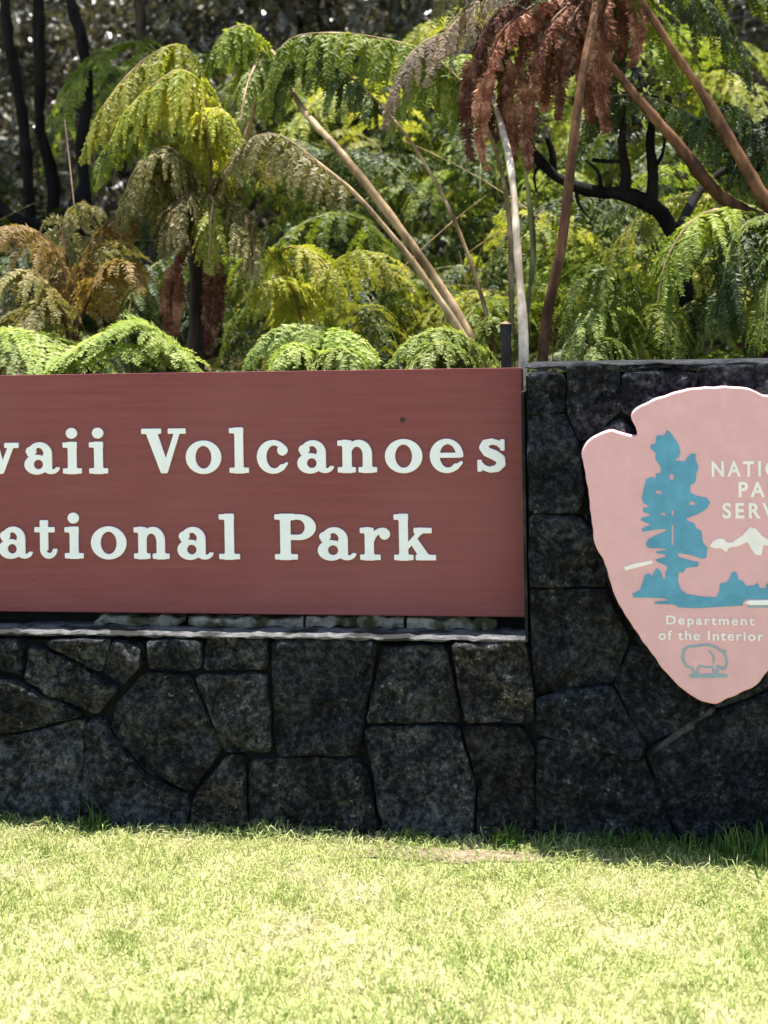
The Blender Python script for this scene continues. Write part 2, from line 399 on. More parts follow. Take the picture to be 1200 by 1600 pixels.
def stone_mesh(name, poly, yf, depth, seed, bulge=0.012, rough=0.021, gap=0.002):
    """rough faced stone from a convex outline (x, z)"""
    P = np.array(poly, float); c = P.mean(0)
    n = len(P)
    # rounded, jittered outline
    out = []
    for k in range(n):
        a, b, d = P[k - 1], P[k], P[(k + 1) % n]
        r = min(0.009, 0.3 * np.linalg.norm(b - a), 0.3 * np.linalg.norm(d - b))
        p0 = b + (a - b) / np.linalg.norm(a - b) * r; p2 = b + (d - b) / np.linalg.norm(d - b) * r
        for t in (0, 0.5, 1): out.append((1 - t) ** 2 * p0 + 2 * t * (1 - t) * b + t * t * p2)
    out = np.array(out)
    L = np.concatenate([[0], np.cumsum(np.linalg.norm(np.diff(np.vstack([out, out[:1]]), axis=0), axis=1))])
    N = 44
    u = np.linspace(0, L[-1], N, endpoint=False); cl = np.vstack([out, out[:1]])
    O = np.stack([np.interp(u, L, cl[:, k]) for k in (0, 1)], 1)
    dirs = O - c; dist = np.linalg.norm(dirs, axis=1, keepdims=True); dirs /= dist
    jit = np.array([noise.noise(Vector((p[0] * 22 + seed, p[1] * 22, seed * 1.7))) for p in O])[:, None]
    O = c + dirs * (dist - gap + jit * 0.006)
    rings = []
    for s, dy, k in ((1.0, depth, 0), (1.0, 0.006, 0), (0.985, 0.0015, 0.5), (0.92, -0.002, 1), (0.8, -0.4 * bulge, 1), (0.64, -0.8 * bulge, 1), (0.46, -bulge, 1), (0.28, -bulge, 1), (0.12, -bulge, 1)):
        Q = c + (O - c) * s
        y = np.array([yf + dy + k * rough * 1.6 * noise.fractal(Vector((q[0] * 9 + seed * 3.1, q[1] * 9, seed)), 0.8, 2.2, 4) for q in Q])
        rings.append(np.stack([Q[:, 0], y, Q[:, 1]], 1))
    V = np.vstack(rings + [np.array([[c[0], yf - bulge, c[1]]])])
    F3 = []
    for r in range(len(rings) - 1):
        for k in range(N):
            a, b = r * N + k, r * N + (k + 1) % N
            F3 += [(a, b, b + N), (a, b + N, a + N)]
    last = (len(rings) - 1) * N; ci = len(V) - 1
    for k in range(N): F3.append((last + k, last + (k + 1) % N, ci))
    # outline orientation decides the winding
    area = 0.5 * np.sum(O[:, 0] * np.roll(O[:, 1], -1) - np.roll(O[:, 0], -1) * O[:, 1])
    F3 = np.array(F3)
    if area < 0: F3 = F3[:, ::-1]
    return mesh_np(name, V, F3, True)

low = [  # outlines read off the photograph, lower wall
 [(-60, 1000), (31, 1000), (36, 1054), (-20, 1048), (-60, 1040)],
 [(45, 1010), (68, 1013), (164, 1068), (182, 1076), (150, 1116), (96, 1094), (40, 1062)],
 [(74, 999), (173, 999), (159, 1050), (72, 1008)],
 [(177, 1002), (221, 1012), (219, 1040), (192, 1069), (161, 1052)],
 [(229, 1000), (314, 1000), (314, 1046), (232, 1046)],
 [(319, 998), (415, 998), (415, 1047), (319, 1047)],
 [(423, 1000), (590, 1000), (566, 1130), (560, 1182), (430, 1182)],
 [(224, 1053), (294, 1055), (345, 1170), (300, 1238), (225, 1205), (172, 1140), (180, 1104)],
 [(134, 1130), (152, 1121), (170, 1142), (222, 1208), (296, 1244), (285, 1310), (124, 1310)],
 [(301, 1056), (415, 1056), (421, 1175), (351, 1175)],
 [(351, 1183), (381, 1183), (384, 1312), (292, 1312), (302, 1244)],
 [(389, 1188), (562, 1186), (580, 1230), (594, 1312), (389, 1312)],
 [(-60, 1048), (38, 1068), (130, 1118), (64, 1136), (-60, 1160)],
 [(-60, 1168), (64, 1142), (130, 1124), (121, 1308), (-60, 1306)],
 [(598, 1012), (697, 1012), (719, 1128), (570, 1130)],
 [(704, 1004), (821, 1004), (834, 1090), (834, 1128), (725, 1128)],
 [(568, 1137), (716, 1136), (742, 1230), (738, 1316), (602, 1316), (586, 1230)],
 [(722, 1136), (815, 1136), (836, 1180), (834, 1318), (744, 1318), (748, 1230)],
 [(-330, 996), (-205, 998), (-200, 1100), (-330, 1105)],
 [(-198, 998), (-68, 1000), (-68, 1090), (-192, 1100)],
 [(-330, 1112), (-180, 1108), (-150, 1290), (-330, 1290)],
 [(-172, 1106), (-68, 1098), (-68, 1300), (-142, 1292)],
 [(-470, 995), (-337, 996), (-337, 1180), (-470, 1170)],
 [(-470, 1178), (-337, 1188), (-337, 1286), (-470, 1280)],
]
pier = [
 [(826, 584), (879, 584), (882, 642), (827, 645)],
 [(887, 572), (968, 572), (966, 640), (940, 672), (906, 690), (887, 640)],
 [(975, 584), (1085, 584), (1083, 625), (1000, 655), (974, 640)],
 [(976, 570), (1084, 570), (1084, 578), (976, 578)],
 [(1091, 574), (1176, 574), (1178, 650), (1090, 650)],
 [(1184, 572), (1290, 572), (1290, 660), (1184, 660)],
 [(1297, 572), (1420, 572), (1420, 700), (1297, 700)],
 [(827, 653), (882, 649), (903, 698), (914, 770), (905, 800), (829, 800)],
 [(908, 697), (972, 655), (1010, 700), (1000, 800), (922, 790)],
 [(829, 808), (905, 808), (936, 850), (946, 915), (829, 915)],
 [(914, 804), (1010, 806), (1040, 920), (955, 920)],
 [(830, 923), (946, 923), (982, 1000), (956, 1064), (838, 1082)],
 [(956, 926), (1040, 926), (1075, 1020), (1000, 1005)],
 [(840, 1090), (952, 1071), (1008, 1165), (998, 1186), (840, 1148)],
 [(990, 1010), (1076, 1028), (1112, 1112), (1012, 1160), (962, 1068)],
 [(1118, 1116), (1205, 1080), (1216, 1290), (1210, 1326), (1066, 1320), (1011, 1174)],
 [(840, 1156), (1003, 1182), (1060, 1320), (840, 1318)],
 [(1086, 1020), (1180, 960), (1205, 1070), (1122, 1106)],
 [(1190, 950), (1320, 930), (1330, 1090), (1214, 1070)],
 [(1214, 1080), (1340, 1098), (1345, 1330), (1222, 1326)],
 [(1328, 930), (1420, 925), (1420, 1130), (1336, 1110)],
 [(1346, 1120), (1420, 1138), (1420, 1334), (1352, 1330)],
 [(1200, 670), (1300, 708), (1320, 920), (1195, 935), (1120, 800)],
 [(1308, 708), (1420, 708), (1420, 915), (1328, 920)],
]
for k, poly in enumerate(low + pier):
    P = [(lambda q: (q[0], max(q[2], -0.06)))(at(x, y, YF)) for x, y in poly]
    if k >= len(low): P = [(max(x, X_P + 0.004), z) for x, z in P]
    r = random.Random(k * 13 + 5)
    yo = YF + (r.uniform(-0.004, 0.010) if k < len(low) else r.uniform(-0.003, 0.003))
    o = link('stone', stone_mesh('stone', P, yo, 0.07, k * 2.37 + 1.1, bulge=r.uniform(0.0, 0.009), gap=-0.0015 if k < len(low) else -0.0055), M['stone' if k < len(low) else 'stone_pier'], wall)

sm = [(lambda q: (q[0], q[2]))(at(x, y, YF)) for x, y in [(1113, 1103), (1121, 1106), (1108, 1122), (1066, 1148), (1018, 1182), (1012, 1178), (1058, 1140), (1098, 1116)]]
SMEAR = sm
def slab(name, x0, x1, y0, y1, z0, z1, nxs, mat, parent, amp=0.004, seed=0, y_rag=0.006):
    """uneven cement strip; open grid top and front with thickness"""
    r = np.random.default_rng(seed); xs = np.linspace(x0, x1, nxs)
    prof = []
    for k, x in enumerate(xs):
        e = r.normal(0, y_rag); t = r.normal(0, amp)
        prof.append([(x, y0 + e, z0 + r.normal(0, amp)), (x, y0 + e - 0.002, (z0 + z1) / 2 + t), (x, y0 + e + 0.006, z1 + t - 0.002),
                     (x, y0 + 0.03, z1 + t), (x, y1, z1), (x, y1, z0)])
    V = np.array(prof).reshape(-1, 3); m = 6; Q = []
    for k in range(nxs - 1):
        for j in range(m):
            a, b = k * m + j, k * m + (j + 1) % m
            Q.append((a, a + m, b + m, b))
    me = mesh_np(name, V, Q, False)
    import bmesh
    bm = bmesh.new(); bm.from_mesh(me)
    bmesh.ops.holes_fill(bm, edges=[e for e in bm.edges if e.is_boundary])
    bmesh.ops.recalc_face_normals(bm, faces=bm.faces); bm.to_mesh(me); bm.free()
    return link(name, me, mat, parent)
link('mortar_smear', stone_mesh('mortar_smear', SMEAR, YF - .002, .03, 5.5, bulge=.001, rough=.004, gap=0), M['smear'], wall)
slab('cement_ledge', X_L, X_P - 0.004, YF - 0.004, 0.058, Z_LEDGE - 0.010, Z_LEDGE, 120, M['cement'], wall, 0.0014, 3, 0.0025)
slab('pier_capping', X_P + 0.002, X_R, YF + 0.016, 0.39, Z_TOP - 0.012, Z_TOP + 0.002, 40, M['cap'], wall, 0.002, 4, 0.004)
# pale mortar bed pieces under the sign
zb = float(at(600, 962, YS)[2])
r = random.Random(4); x = X_L + 0.01; k = 0
while x < X_P - 0.06:
    w = r.uniform(0.10, 0.34); w = min(w, X_P - 0.02 - x)
    h = zb - Z_LEDGE - r.choice([0.004, 0.006, 0.012])
    if r.random() > 0.12 and w > 0.04:
        slab('mortar_bed', x, x + w, YS + 0.006 + r.uniform(0, 0.012), 0.056, Z_LEDGE + 0.0012, Z_LEDGE + h, max(5, int(w / 0.02)), M['cement2'], wall, 0.004, 20 + k, 0.005)
    x += w + r.uniform(0.004, 0.02); k += 1
# pale mortar line between sign and pier
slab('pier_edge_mortar', X_P - 0.011, X_P - 0.003, YF + 0.012, 0.05, Z_LEDGE + 0.002, Z_TOP - 0.07, 4, M['cap'], wall, 0.001, 77, 0.001)

# ------------------------------------------------------------------ sign board
z0, z1 = float(at(600, 962, YS)[2]), float(at(600, 578, YS)[2])
SX0, SX1 = -1.8, X_P - 0.013
sign = empty('park_sign', (0.5 * (SX0 + SX1), YS, z0), 'long brown painted wooden park name board with white raised serif letters', 'sign')
def rel(me, parent):
    co = np.zeros(len(me.vertices) * 3, dtype=np.float32); me.vertices.foreach_get('co', co)
    co = co.reshape(-1, 3) - np.array(parent.location, dtype=np.float32); me.vertices.foreach_set('co', co.ravel()); me.update(); return me
import bmesh
me = mesh_np('panel', *box_arrays(SX0, SX1, YS, YS + 0.045, z0, z1))
bm = bmesh.new(); bm.from_mesh(me); bmesh.ops.bevel(bm, geom=bm.edges[:], offset=0.003, segments=2, affect='EDGES'); bm.to_mesh(me); bm.free()
link('panel', rel(me, sign), M['board'], sign)
scr = at(629, 656, YS); th = np.linspace(0, 2 * math.pi, 10, endpoint=False)
V = [(scr[0] + .007 * math.cos(a_), YS - .0015, scr[2] + .007 * math.sin(a_)) for a_ in th] + [(scr[0] + .009 * math.cos(a_), YS + .004, scr[2] + .009 * math.sin(a_)) for a_ in th] + [(scr[0], YS - .0025, scr[2])]
link('screw_head', rel(mesh_np('screw_head', V, [(k, k + 10, (k + 1) % 10) for k in range(10)] + [((k + 1) % 10, k + 10, (k + 1) % 10 + 10) for k in range(10)] + [(k, (k + 1) % 10, 20) for k in range(10)]), sign), M['stalk_dark'], sign)

def sd_box(X, Y, x0, x1, y0, y1):
    dx = np.abs(X - (x0 + x1) / 2) - (x1 - x0) / 2; dy = np.abs(Y - (y0 + y1) / 2) - (y1 - y0) / 2
    return np.hypot(np.maximum(dx, 0), np.maximum(dy, 0)) + np.minimum(np.maximum(dx, dy), 0)
def sd_ell(X, Y, cx, cy, rx, ry):
    k = np.hypot((X - cx) / rx, (Y - cy) / ry); return (k - 1) * min(rx, ry)
def sd_seg(X, Y, ax, ay, bx, by, r0, r1=None):
    r1 = r0 if r1 is None else r1
    t = np.clip(((X - ax) * (bx - ax) + (Y - ay) * (by - ay)) / ((bx - ax) ** 2 + (by - ay) ** 2 + 1e-9), 0, 1)
    return np.hypot(X - ax - t * (bx - ax), Y - ay - t * (by - ay)) - (r0 + t * (r1 - r0))
def sd_poly(X, Y, P):
    d = np.full(X.shape, 1e9); s = np.ones(X.shape); n = len(P)
    for k in range(n):
        (ax, ay), (bx, by) = P[k], P[k - 1]
        d = np.minimum(d, sd_seg(X, Y, ax, ay, bx, by, 0))
        c1, c2, c3 = Y >= ay, Y < by, (bx - ax) * (Y - ay) > (by - ay) * (X - ax)
        flip = (c1 & c2 & c3) | (~c1 & ~c2 & ~c3); s = np.where(flip, -s, s)
    return s * d
def U(*a): 
    o = a[0]
    for b in a[1:]: o = np.minimum(o, b)
    return o
def smin(a, b, k=0.05):
    h = np.clip(0.5 + 0.5 * (b - a) / k, 0, 1); return b + (a - b) * h - k * h * (1 - h)
SF = 0.10
def G(ch, X, Y):
    B = lambda *a: sd_box(X, Y, *a); E = lambda *a: sd_ell(X, Y, *a)
    stem = lambda x0, h: B(x0, x0 + 0.19, 0, h)
    if ch == 'o': return np.maximum(E(.39, .35, .39, .37), -E(.39, .35, .19, .27)), .78
    if ch == 'l': return smin(stem(.13, 1), U(B(0, .45, 0, SF), B(0, .3, 1 - SF, 1))), .45
    if ch == 'i': return U(smin(stem(.12, .7), U(B(0, .43, 0, SF), B(0, .3, .7 - SF, .7))), E(.205, .92, .125, .115)), .43
    if ch in 'nm':
        arch = np.maximum(np.maximum(E(.47, .40, .29, .31), -E(.43, .38, .14, .20)), .40 - Y)
        return smin(U(stem(.11, .7), arch, B(.57, .76, 0, .42)), U(B(0, .39, 0, SF), B(.47, .87, 0, SF), B(0, .2, .7 - SF, .7))), .87
    if ch == 'a':
        top = np.maximum(np.maximum(E(.35, .44, .28, .27), -E(.33, .42, .13, .18)), .40 - Y)
        bowl = np.maximum(E(.28, .20, .28, .22), -E(.32, .205, .12, .12))
        tail = np.maximum(np.maximum(E(.62, .14, .19, .15), -E(.66, .16, .08, .08)), Y - .13)
        return U(top, B(.44, .63, .1, .45), E(.15, .51, .115, .10), np.maximum(bowl, X - .6), tail), .80
    if ch in 'ce':
        ring = np.maximum(E(.38, .35, .38, .37), -E(.41, .35, .20, .27))
        if ch == 'c': return U(np.maximum(ring, -B(.45, 1.0, .17, .48)), E(.61, .50, .115, .11), sd_seg(X, Y, .60, .10, .71, .20, .05, .02)), .76
        return U(np.maximum(ring, -B(.42, 1.0, .17, .33)), B(.15, .70, .32, .41), sd_seg(X, Y, .60, .10, .72, .20, .05, .025)), .76
    if ch == 's':
        P = [(.56, .53), (.47, .63), (.34, .665), (.2, .62), (.16, .53), (.24, .43), (.40, .36), (.52, .28), (.54, .17), (.45, .07), (.30, .04), (.17, .08), (.08, .19)]
        R = [.035, .05, .055, .075, .085, .095, .10, .095, .085, .07, .055, .05, .035]
        return U(*[sd_seg(X, Y, *P[k], *P[k + 1], R[k], R[k + 1]) for k in range(len(P) - 1)], B(.53, .61, .47, .70), B(.03, .11, .01, .25)), .64
    if ch == 't':
        hook = np.maximum(np.maximum(E(.35, .2, .21, .21), -E(.37, .22, .1, .12)), Y - .2)
        return U(B(.14, .33, .18, .86), B(0, .5, .7 - SF, .7), hook), .56
    if ch == 'r': return smin(U(stem(.11, .7), E(.56, .57, .115, .115), np.maximum(np.maximum(E(.52, .44, .28, .26), -E(.52, .40, .20, .19)), np.maximum(.42 - Y, X - .58))), U(B(0, .45, 0, SF), B(0, .2, .7 - SF, .7))), .68
    if ch == 'k':
        d1 = sd_seg(X, Y, .28, .27, .62, .64, .045); d2 = sd_poly(X, Y, [(.36, .40), (.50, .50), (.84, .03), (.60, .03)])
        return smin(U(stem(.12, 1), d1, d2), U(B(0, .43, 0, SF), B(0, .3, 1 - SF, 1), B(.46, .86, .7 - SF, .7), B(.50, .95, 0, SF))), .95
    if ch == 'P':
        bowl = U(B(.3, .52, .44, 1), E(.52, .72, .36, .28)); inn = U(B(.3, .50, .54, .90), E(.50, .72, .16, .18))
        return smin(U(B(.12, .33, 0, 1), np.maximum(bowl, -np.maximum(inn, .33 - X))), U(B(0, .48, 0, SF), B(0, .4, 1 - SF, 1))), .88
    if ch == 'V': return U(sd_poly(X, Y, [(.09, .95), (.33, .95), (.545, .28), (.56, 0), (.43, 0)]), sd_poly(X, Y, [(.75, .95), (.86, .95), (.56, 0), (.47, 0), (.47, .10)]), B(0, .43, 1 - SF, 1), B(.60, .98, 1 - SF, 1)), .98
    if ch == 'w':
        q = lambda x: U(sd_poly(X, Y, [(x + .06, .66), (x + .27, .66), (x + .38, .2), (x + .36, 0), (x + .26, 0)]), sd_poly(X, Y, [(x + .50, .66), (x + .60, .66), (x + .37, 0), (x + .28, 0), (x + .29, .08)]))
        return U(q(0), q(.43), B(0, .36, .7 - SF, .7), B(.40, .70, .7 - SF, .7), B(.84, 1.12, .7 - SF, .7)), 1.12
    if ch == 'H': return smin(U(B(.1, .3, 0, 1), B(.62, .82, 0, 1), B(.2, .7, .45, .55)), U(B(0, .4, 0, SF), B(.52, .92, 0, SF), B(0, .4, 1 - SF, 1), B(.52, .92, 1 - SF, 1))), .92
    if ch == 'N': return U(B(.12, .22, 0, 1), B(.74, .84, 0, 1), sd_poly(X, Y, [(.1, 1), (.32, 1), (.84, 0), (.64, 0)]), B(0, .36, 0, SF), B(0, .3, 1 - SF, 1), B(.58, .98, 1 - SF, 1)), .98
glyph = {}
def glyph_loops(ch):
    if ch not in glyph:
        xs = np.arange(-0.05, 1.3, 0.0143); ys = np.arange(-0.06, 1.12, 0.0143)
        X, Y = np.meshgrid(xs, ys); f, w = G(ch, X, Y); glyph[ch] = (marching(f - 0.003, xs, ys), w)
    return glyph[ch]
line1 = [('H', -196, -122), ('a', -112, -60), ('w', -54, 30), ('a', 40, 93), ('i', 100, 128), ('i', 141, 169), ('V', 223, 291), ('o', 292, 346), ('l', 360, 389), ('c', 403, 452), ('a', 466, 521), ('n', 529, 589),
         ('o', 603, 660), ('e', 673, 724), ('s', 745, 791)]
line2 = [('N', -82, -10), ('a', 0, 51), ('t', 56, 90), ('i', 103, 131), ('o', 144, 198), ('n', 211, 265), ('a', 279, 333), ('l', 344, 375), ('P', 431, 494), ('a', 498, 556), ('r', 564, 610), ('k', 617, 681)]
for line, yb, yt in ((line1, 738, 669), (line2, 873, 804)):
    zbase = float(at(400, yb, YS)[2]); cap = float(at(400, yt, YS)[2]) - zbase
    for ch, x0, x1 in line:
        loops, w = glyph_loops(ch)
        a, b = float(at(x0, yb, YS)[0]), float(at(x1, yb, YS)[0])
        lp = [[(a + p[0] / w * (b - a), zbase + p[1] * cap) for p in L] for L in loops]
        link('letter', rel(fill_mesh('letter', lp, 0.0015, 0.001, YS - 0.0028), sign), M['white'], sign)

# ------------------------------------------------------------------ arrowhead plaque
YP = -0.165
def z5(P, ox=960, oy=640, s=5.0, Y=YP): 
    return [(lambda q: (float(q[0]), float(q[2])))(at(ox + a / s, oy + b / s, Y)) for a, b in P]
tip = at(820 + 815 / 2.758, 550 + 1515 / 2.758, YP)
plaque = empty('arrowhead_plaque', (float(tip[0]), YF - 0.01, float(tip[2])), 'pink arrowhead shaped plaque with blue tree and white lettering on the stone pier', 'plaque')
left = [(815, 1515), (740, 1490), (660, 1430), (600, 1362), (520, 1252), (450, 1150), (390, 1045), (365, 950), (345, 895), (306, 825), (294, 720), (280, 600), (264, 500), (248, 442),
        (262, 405), (288, 378), (330, 354), (370, 344), (410, 351), (447, 366), (487, 371), (494, 345), (482, 312), (466, 290), (464, 268), (478, 248), (520, 230), (575, 204), (640, 184), (705, 165), (800, 158), (850, 156)]
axis = 832
right = [(2 * axis - x + (4 if i % 3 else -6), y + (5 if i % 2 else -4)) for i, (x, y) in enumerate(left[1:-1])][::-1]
right = [(x - 17 * max(0, (y - 700) / 815), y) for x, y in right]
out = z5(left + [(900, 157)] + [q for q in right if q[0] > 905], 820, 550, 2.758)
# smooth + slightly uneven outline
def dense(loop, step=0.008, amp=0.0012):
    Q = np.array(loop + loop[:1]); L = np.concatenate([[0], np.cumsum(np.linalg.norm(np.diff(Q, axis=0), axis=1))])
    u = np.linspace(0, L[-1], int(L[-1] / step), endpoint=False)
    R = np.stack([np.interp(u, L, Q[:, k]) for k in (0, 1)], 1)
    R = 0.25 * np.roll(R, 1, 0) + 0.5 * R + 0.25 * np.roll(R, -1, 0)
    R += amp * np.stack([np.sin(u * 71) + np.sin(u * 173 + 1), np.sin(u * 97 + 2) + np.sin(u * 151)], 1) * 0.5
    return [tuple(p) for p in R]
link('plaque_body', rel(fill_mesh('plaque_body', [dense(out)], 0.020, 0.004, YP + 0.0245), plaque), M['pink'], plaque)
pad = mesh_np('mounting_block', *box_arrays(float(tip[0]) - 0.12, float(tip[0]) + 0.12, YP + 0.04, YF + 0.03, float(tip[2]) + 0.25, float(tip[2]) + 0.75))
link('mounting_block', rel(pad, plaque), M['joint'], plaque)
def emblem(name, loops, mat, lift=0.0016, label=None):
    o = link(name, rel(fill_mesh(name, loops, lift * 0.5, 0.0003, YP - lift * 0.5 + 0.0006), plaque), mat, plaque)
    if label: o['label'] = label
    return o
tree = [(415, 160), (455, 205), (480, 240), (505, 280), (512, 330), (505, 370), (480, 385), (470, 400), (550, 405), (575, 370), (600, 345), (635, 350), (630, 380), (655, 450), (640, 490), (630, 570), (592, 590), (592, 650), (640, 675), (720, 690), (745, 725), (725, 770), (690, 795), (640, 820), (560, 850), (570, 872), (620, 888), (640, 930), (680, 950), (690, 1040), (725, 1080), (715, 1160), (680, 1165), (600, 1135), (500, 1120), (495, 1150), (560, 1170), (660, 1195), (650, 1225), (560, 1235), (540, 1270), (500, 1270), (495, 1340), (520, 1410), (560, 1440), (640, 1455), (720, 1465), (800, 1465), (820, 1410), (830, 1360), (880, 1350), (905, 1310), (920, 1275), (950, 1270), (970, 1330), (1000, 1340), (1030, 1380), (1090, 1375), (1120, 1355), (1135, 1395), (1180, 1400), (1192, 1360), (1235, 1350), (1260, 1390), (1330, 1370), (1360, 1400), (1480, 1420), (1560, 1455), (1560, 1480), (1030, 1482), (1005, 1500), (1000, 1530), (800, 1542), (640, 1550), (500, 1545), (470, 1522), (310, 1516), (320, 1502), (430, 1492), (380, 1472), (150, 1466), (140, 1440), (200, 1410), (225, 1340), (240, 1290), (275, 1280), (290, 1310), (330, 1240), (360, 1262), (380, 1320), (400, 1330), (398, 1270), (420, 1240), (400, 1215), (340, 1192), (320, 1172), (400, 1152), (400, 1130), (330, 1122), (330, 1107), (400, 1100), (400, 1085), (260, 1080), (245, 1050), (265, 1015), (340, 975), (410, 950), (400, 932), (330, 936), (220, 955), (215, 930), (280, 905), (280, 895), (205, 865), (215, 845), (280, 830), (280, 815), (225, 800), (225, 770), (285, 762), (225, 730), (215, 690), (235, 600), (250, 545), (290, 525), (320, 545), (330, 500), (365, 495), (360, 440), (320, 390), (325, 340), (280, 300), (285, 275), (320, 270), (330, 205), (390, 200)]
holes = [[(430, 505), (465, 505), (465, 550), (430, 550)], [(445, 785), (465, 785), (465, 830), (445, 830)], [(446, 900), (464, 900), (464, 1060), (446, 1060)], [(590, 715), (632, 720), (630, 748), (585, 748)], [(322, 630), (370, 635), (368, 662), (322, 658)], [(365, 805), (400, 808), (398, 830), (365, 828)]]
emblem('tree_emblem', [z5(tree)] + [z5(h) for h in holes], M['blue'], label='blue conifer and ground strip')
mount = [(745, 1068), (770, 1030), (810, 1008), (850, 1010), (880, 1040), (925, 1038), (960, 1010), (1000, 985), (1060, 918), (1105, 930), (1150, 985), (1200, 1015), (1260, 980), (1330, 1000), (1400, 1040), (1480, 1060), (1400, 1070), (1330, 1060), (1290, 1110), (1240, 1060), (1165, 1060), (1145, 1140), (1100, 1130), (1062, 1075), (1040, 1030), (960, 1068), (895, 1078), (875, 1112), (830, 1080), (790, 1085)]
emblem('mountain_emblem', [z5(mount)], M['offwhite'])
emblem('ridge_line', [z5([(75, 1232), (150, 1205), (295, 1178), (297, 1200), (180, 1232), (85, 1256)])], M['offwhite'])
emblem('lake_emblem', [z5([(1015, 1506), (1060, 1490), (1560, 1488), (1560, 1522), (1060, 1526)])], M['white'])
emblem('shore_line', [z5([(1040, 1534), (1560, 1532), (1560, 1546), (1040, 1548)])], M['greyblue'])
# bison outline
def stroke_loops(strokes, x0, x1, y0, y1, step):
    xs = np.arange(x0, x1, step); ys = np.arange(y0, y1, step); X, Y = np.meshgrid(xs, ys); d = np.full(X.shape, 1e9)
    for P, r in strokes:
        for k in range(len(P) - 1): d = np.minimum(d, sd_seg(X, Y, *P[k], *P[k + 1], r))
    return marching(d, xs, ys)
bis = stroke_loops([([(500, 765), (480, 720), (474, 670), (486, 625), (525, 602), (590, 598), (640, 590), (700, 588), (765, 612), (815, 650), (842, 695), (850, 735), (838, 780), (812, 800), (795, 778), (772, 770)], 9),
                    ([(815, 650), (830, 630), (838, 650)], 6), ([(772, 770), (765, 832)], 10), ([(765, 832), (740, 830), (728, 775)], 8), ([(728, 775), (680, 782), (620, 765)], 7), ([(620, 765), (598, 790), (604, 832)], 8),
                    ([(604, 832), (572, 830), (556, 790), (500, 765)], 8), ([(700, 640), (740, 690), (735, 740)], 6), ([(484, 640), (468, 680), (472, 730)], 5), ([(545, 852), (840, 850)], 15)], 440, 890, 560, 900, 4.0)
bl = []
for lp in bis: bl.append(z5(lp, 980, 900, 1200 / 220))
emblem('bison_emblem', bl, M['greyblue'], label='grey blue line drawing of a bison')

def lettering(text, px0, px1, py_base, py_top, bold, spacing):
    cu = bpy.data.curves.new('lettering', 'FONT'); cu.body = text; cu.fill_mode = 'FRONT'
    cu.space_character = spacing; cu.extrude = 0.0006; cu.fill_mode = 'BOTH'; cu.size = 1.0; cu.offset = bold
    ob = bpy.data.objects.new('lettering', cu); COL.objects.link(ob)
    me = bake_2d(ob, 0.0)
    co = np.zeros(len(me.vertices) * 3, dtype=np.float32); me.vertices.foreach_get('co', co); co = co.reshape(-1, 3)
    bl_, tr_ = at(px0, py_base, YP), at(px1, py_base, YP)
    capz = float(at(px0, py_top, YP)[2] - bl_[2])
    capu = 0.729
    xs = (co[:, 0] - co[:, 0].min()) / (co[:, 0].max() - co[:, 0].min())
    co = np.stack([bl_[0] + xs * (tr_[0] - bl_[0]), YP - 0.0008 + co[:, 1], bl_[2] + co[:, 2] / capu * capz], 1)
    me.vertices.foreach_set('co', co.astype(np.float32).ravel()); me.update()
    o = link('lettering', rel(me, plaque), M['offwhite'], plaque); o['label'] = 'white words ' + text.lower()
    return o
lettering('NATIONAL', 1112, 1290, 744, 720, .030, 1.35)
lettering('PARK', 1154, 1246, 776, 752, .030, 1.35)
lettering('SERVICE', 1129, 1272, 809, 785, .030, 1.35)
lettering('Department', 1041, 1179, 975, 961, .020, 1.25)
lettering('of the Interior', 1029, 1193, 999, 984, .020, 1.2)

